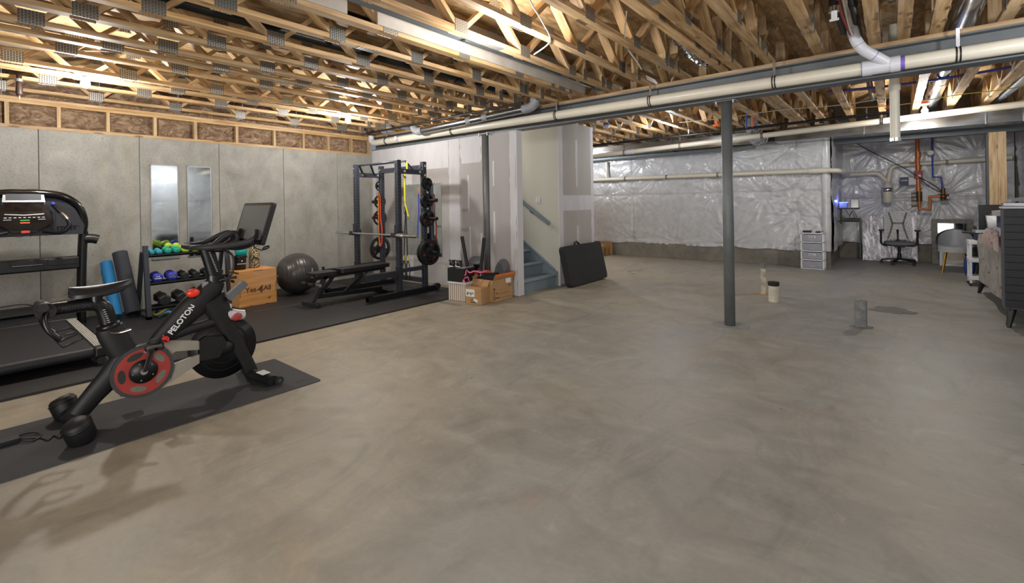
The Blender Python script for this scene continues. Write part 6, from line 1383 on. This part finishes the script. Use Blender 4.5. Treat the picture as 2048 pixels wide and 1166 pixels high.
for k, (y, z) in enumerate(((8.0, .55), (8.6, .42), (9.1, .55), (7.75, .35))): MB().sph((.958, y, z), .016, 10, 6, (.5, 1, 1)).build('tuft_button', SOF, t, world=True)
# slatted dark unit in front of it
t = thing('slatted_cabinet', 'dark navy-black cabinet with horizontal slatted end panel beside the sofa', 'cabinet', (1.4, 7.2, 0))
DN = mat('navy_black_lacquer', '171a21', .5, .1, .08, 10)
ns = 13
for k in range(ns):
    z = .22+k*.081; MB().box((.925, 7.20, z), (1.84, 7.222, z+.077)).build('slat', DN, t, world=True, bevel=.0015)
MB().box((.925, 7.224, .20), (1.84, 7.42, 1.28)).build('carcass', mat('dark_carcass', '4b4d52', .6), t, world=True)
MB().box((.915, 7.19, 1.28), (1.85, 7.43, 1.30)).build('top', WHITEP, t, world=True, bevel=.004)
for x in (.99, 1.78): MB().tube([(x, 7.30, .21), (x-.04, 7.22, 0)], [.04, .018], 10).build('leg', BLKPL, t, world=True)
tag(MB().box((.93, 7.30, 1.302), (1.7, 7.42, 1.34)).build('metal_channel', GALV, bevel=.003), 'silver metal channel lying on top of the slatted cabinet', 'metal bar')
tag(MB().bar((1.0, 7.5, 1.36), (1.5, 8.4, 1.44), .05, .03).build('metal_channel', SILVER), 'long silver strip leaning over the slatted cabinet top', 'metal bar')
# pile on the sofa
def heap(name, label, cat, c, rx, ry, h, m, seed, am=.25):
    rs = np.random.RandomState(seed); p = rs.uniform(0, 6, 6)
    def fn(u, v):
        a = 2*PI*u; r_ = v; q = 1+am*.35*math.sin(3*a+p[0])+am*.25*math.sin(5*a+p[1]); zz_ = h*(1-r_**2.5)*(1+am*math.sin(4*a+p[2]+5*r_)*r_)+.012*math.sin(14*r_+3*a+p[3])
        return (c[0]+rx*q*r_*math.cos(a), c[1]+ry*q*r_*math.sin(a), c[2]+max(0, zz_))
    return tag(MB().grid(fn, 40, 14).build(name, m), label, cat)
heap('knit_blanket', 'crumpled plastic-wrapped grey blanket heaped on the sofa back', 'blanket', (1.15, 8.75, .84), .20, .55, .15, mat('wrapped_grey', 'a09c97', .4, 0, .2, 8, .4, 30), 4)
t = thing('throw_blanket', 'dusty pink quilted blanket draped over the sofa back', 'blanket', (1.1, 8.0, .85))
def thr(u, v):
    y = 7.60+u*.85; s = v*.42; x = 1.14-min(s, .24); z = .935+.05*math.sin(u*3)-max(0, s-.24)*.8+.026*math.sin(u*34+v*5)+.018*math.sin(v*13+u*7); 
    if s > .24: x = .915-.03*math.sin(u*34)
    return (x, y+.05*math.sin(v*5), z)
MB().grid(thr, 60, 16, True, (.012, 0, .012)).build('cloth', mat('dusty_pink_quilt', 'ad9a95', .85, 0, .12, 20, .2), t, world=True)
t = thing('plastic_bag', 'shiny clear plastic bag lying on the pink blanket', 'bag', (1.15, 8.2, .94)); 
crk = MB().sph((1.12, 8.35, .98), .09, 20, 12, (1, 1.6, .6)); rs = np.random.RandomState(2)
for i in range(len(crk.v)): crk.v[i] = crk.v[i]+Vector(rs.uniform(-.012, .012, 3))
crk.build('film', mat('crinkly_film', 'c9cbd2', .12, .5, .1, 20, .8, 40), t, world=True)
tag(MB().lathe([(0, 0), (.10, 0), (.13, .16), (.12, .16), (.0, .14)], 16, T(1.30, 9.25, 1.0)).build('fabric_bin', NV), 'navy fabric bin on the heap at the far end of the sofa', 'bin')
tag(MB().prism(rrect(.36, .5, .08), .15, T(1.13, 7.76, .90)).build('grey_cushion', mat('plush_grey', '9c9fa6', .9), bevel=.05, seg=3), 'pale grey plush cushion wedged between the slatted cabinet and pink blanket', 'cushion')
tag(MB().prism(rrect(.34, .44, .08), .15, T(1.12, 7.74, 1.055)).build('storage_bag', NV, bevel=.03, seg=3), 'navy storage bag stacked on the pale grey plush cushion', 'bag')
tag(MB().prism(rrect(.40, .50, .05), .05, T(1.12, 7.74, 1.21) @ rotm('Y', R(-6))).build('folded_cloth', mat('greige_cloth', 'a39e9a', .85, 0, .15, 15, .2), bevel=.02, seg=3), 'greige folded cloth on top of the navy storage bag', 'cloth')
# seen only in the mirrors
t = thing('dog_crate', 'black wire crate standing by the foil-faced wall, seen in the narrow mirror', 'crate', (1.3, 5.2, 0)); b = MB()
for k in range(13): b.cyl((1.05, 4.85+k*.055, .02), (1.05, 4.85+k*.055, .62), .004, 5)
for z in (.02, .22, .42, .62): b.cyl((1.05, 4.85, z), (1.05, 5.51, z), .005, 5).cyl((1.6, 4.85, z), (1.6, 5.51, z), .005, 5)
for z in (.02, .62):
    for y in (4.85, 5.51): b.cyl((1.05, y, z), (1.6, y, z), .005, 5)
for k in range(11): b.cyl((1.6, 4.85+k*.066, .02), (1.6, 4.85+k*.066, .62), .004, 5)
b.build('wires', BLKPL, t, world=True); MB().box((1.04, 4.84, .0), (1.61, 5.52, .02)).build('base_tray', BLKPL, t, world=True)
tag(MB().prism(rrect(.62, .62, .08, cy=.31), .12, frame((1.15, 4.3, 0), (0, -1, 0), (.1, 0, 1))).build('seat_cushion', FELT, bevel=.02), 'black cushion standing upright, seen in the mirror nearer the treadmill', 'cushion')
